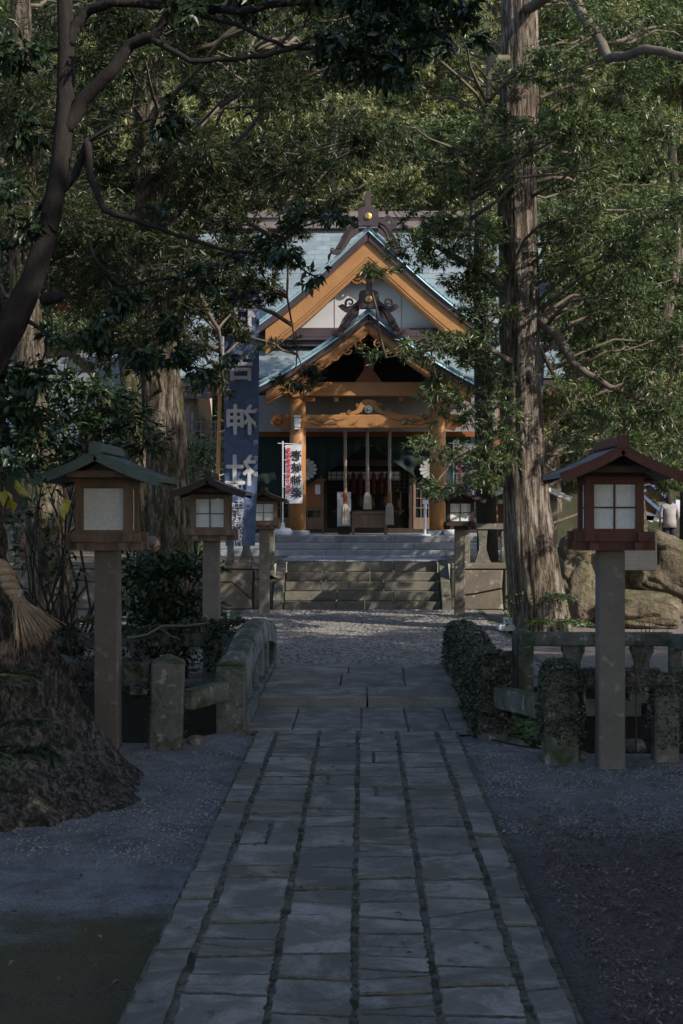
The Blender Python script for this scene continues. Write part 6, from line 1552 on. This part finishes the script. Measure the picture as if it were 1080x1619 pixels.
# ------------------------------------------------------------ people
def person(loc, rz, label, H, coat, legs, head_mat, hair_mat, hat=False, long_hair=False, lean=0.0):
    """one skinned body; local frame: facing -y"""
    t = empty('person', (0, 0, 0), label, 'person')
    k = H / 1.7
    J = dict(pel=(0, 0, .92), sp=(0, .0, 1.10), ch=(0, -.02 - lean, 1.30), nk=(0, -.03 - lean * 1.5, 1.46), hd=(0, -.05 - lean * 2, 1.52))
    vs_ = [J['pel'], J['sp'], J['ch'], J['nk'], J['hd'],
           (.09, 0, .86), (.10, -.02, .48), (.10, .03, .09), (.10, -.12, .035),
           (-.09, 0, .86), (-.10, -.02, .48), (-.10, .03, .09), (-.10, -.12, .035),
           (.19, -.02 - lean, 1.38), (.25, .01 - lean, 1.12), (.22, -.14 - lean, .95), (-.19, -.02 - lean, 1.38), (-.25, .01 - lean, 1.12), (-.22, -.14 - lean, .95)]
    ed = [(0, 1), (1, 2), (2, 3), (3, 4), (0, 5), (5, 6), (6, 7), (7, 8), (0, 9), (9, 10), (10, 11), (11, 12), (2, 13), (13, 14), (14, 15), (2, 16), (16, 17), (17, 18)]
    rr = [.15, .14, .16, .06, .055, .095, .07, .05, .04, .095, .07, .05, .04, .075, .055, .04, .075, .055, .04]
    def skinned(name, verts, edges, rads, mat, parent, root=0, sub=2):
        me = bpy.data.meshes.new(name); me.from_pydata([tuple(c_ * k for c_ in v) for v in verts], edges, []); o = bpy.data.objects.new(name, me); C.objects.link(o); 
        md = o.modifiers.new('skin', 'SKIN'); sv = me.skin_vertices[0].data
        for i, r_ in enumerate(rads): sv[i].radius = (r_ * k, r_ * k * .85); sv[i].use_root = (i == root)
        s2 = o.modifiers.new('sub', 'SUBSURF'); s2.levels = s2.render_levels = sub
        bpy.context.view_layer.update()
        m2 = bpy.data.meshes.new_from_object(o.evaluated_get(bpy.context.evaluated_depsgraph_get())); m2.name = name
        bpy.data.objects.remove(o); m2.materials.clear(); m2.materials.append(mat); m2.polygons.foreach_set('use_smooth', [True] * len(m2.polygons))
        o = bpy.data.objects.new(name, m2); C.objects.link(o); o.parent = parent; return o
    body = skinned('body', vs_, ed, rr, coat, t)
    # coat skirt
    mb = MB(); mb.lathe([(.20 * k, .80 * k), (.19 * k, .95 * k), (.17 * k, 1.12 * k), (.19 * k, 1.32 * k)], (0, -.01, 0), 18); o = mb.build('coat', coat, t, True)
    # head with nose, eyes, mouth, ears
    hc = Vector((0, -.06 - lean * 2, 1.60)) * k
    bm = bmesh.new(); bmesh.ops.create_uvsphere(bm, u_segments=24, v_segments=18, radius=1)
    for v in bm.verts:
        x, y, z = v.co; w_ = .072 * (1 - .18 * max(0, -z)); v.co = Vector((x * w_, y * .092, z * .112)) * k
        if y < 0:
            g = math.exp(-((x) ** 2) / .02 - ((z + .10) ** 2) / .03); v.co.y -= .022 * g * k
            for q in (-1, 1): v.co.y += .008 * k * math.exp(-((x - q * .38) ** 2) / .02 - ((z - .05) ** 2) / .012)
            v.co.y -= .006 * k * math.exp(-(x ** 2) / .05 - ((z + .42) ** 2) / .006)
        for q in (-1, 1): v.co.x += q * .012 * k * math.exp(-((x - q) ** 2) / .02 - (y ** 2) / .03 - (z ** 2) / .05)
    me = bpy.data.meshes.new('head'); bm.to_mesh(me); bm.free(); me.materials.append(head_mat); me.polygons.foreach_set('use_smooth', [True] * len(me.polygons)); ho = bpy.data.objects.new('head', me); C.objects.link(ho); ho.parent = body; ho.location = hc
    # hair or cap
    mb = MB(); n = 20
    prof = [(.082, -.02), (.088, .03), (.080, .08), (.055, .115), (.02, .130)] if not long_hair else [(.06, -.22), (.085, -.16), (.092, -.05), (.090, .03), (.080, .08), (.055, .115), (.02, .128)]
    mb.lathe([(a * k, b * k) for a, b in prof], (hc.x, hc.y + .018 * k, hc.z), n); mb.v = [(x, (y - hc.y) * 1.12 + hc.y, z) for x, y, z in mb.v]
    if long_hair:   # open at the face
        mb.v = [(x, max(y, hc.y - .045 * k) if z < hc.z + .03 * k else y, z) for x, y, z in mb.v]
    mb.build('knit_cap' if hat else 'hair', hair_mat, t, True)
    # hands with fingers
    for q in (-1, 1):
        w_ = Vector((.22 * q, -.15 - lean, .94)); V = [tuple(w_), tuple(w_ + Vector((0, -.03, -.055)))]; E = [(0, 1)]; Rr = [.026, .034]
        for f in range(4):
            b = w_ + Vector(((f - 1.5) * .018, -.035, -.075)); V += [tuple(b), tuple(b + Vector((0, -.012, -.03 - .004 * (f % 3)))), tuple(b + Vector((0, .004, -.055 - .004 * (f % 3))))]; i0 = len(V) - 3; E += [(1, i0), (i0, i0 + 1), (i0 + 1, i0 + 2)]; Rr += [.010, .009, .008]
        b = w_ + Vector((-q * .03, -.03, -.03)); V += [tuple(b), tuple(b + Vector((-q * .012, -.015, -.03)))]; i0 = len(V) - 2; E += [(1, i0), (i0, i0 + 1)]; Rr += [.011, .009]
        skinned('hand', V, E, Rr, head_mat, body, 1, 1)
    for q in (-1, 1):
        mb = MB(); mb.box((q * .10 * k, -.05 * k, .035 * k), (.10 * k, .27 * k, .075 * k), None, .8, .02); mb.build('shoe', M['black'], t)
        mb = MB(); mb.tube([(q * .09 * k, 0, .90 * k), (q * .10 * k, -.02 * k, .48 * k), (q * .10 * k, .025 * k, .07 * k)], [.115 * k, .088 * k, .07 * k], 12); mb.build('trouser_leg', legs, t, True)
    t.location = loc; t.rotation_euler.z = rz; return t
person((at(236, 0, 20.0).x, 20.0, 0), 1.35, 'person in black coat and brown knit cap walking behind the dark glossy bush', 1.60, M['coat_black'], M['coat_black'], M['skin'], M['hat'], True)
person((at(1057, 0, 33.5).x, 33.5, .9), PI + .1, 'person with shoulder length dark hair in a grey coat, seen from behind at far right', 1.42, M['coat_grey'], M['black'], M['skin'], M['hair'], False, True)
# small plants clinging to the giant roots
fern('fern', 'dark fern sprouting from the giant root at the left edge', 8, 1075, 9.15, 12, .26, M['leaf_dark'])
fern('fern', 'fern fronds drooping low over the giant root', 50, 1150, 9.0, 12, .22, M['leaf_dark'])
fern('fern', 'fern in the dark hollow beneath the left edge roots', 12, 1200, 8.9, 16, .30, M['leaf_dark'])
ivy('dark creeper climbing the shaded side of the giant root', [((-2.75, 9.3, .75), (.5, .3, .9)), ((-2.95, 9.05, .35), (.5, .3, .6))], [600, 600], .040, M['leaf_dark'])
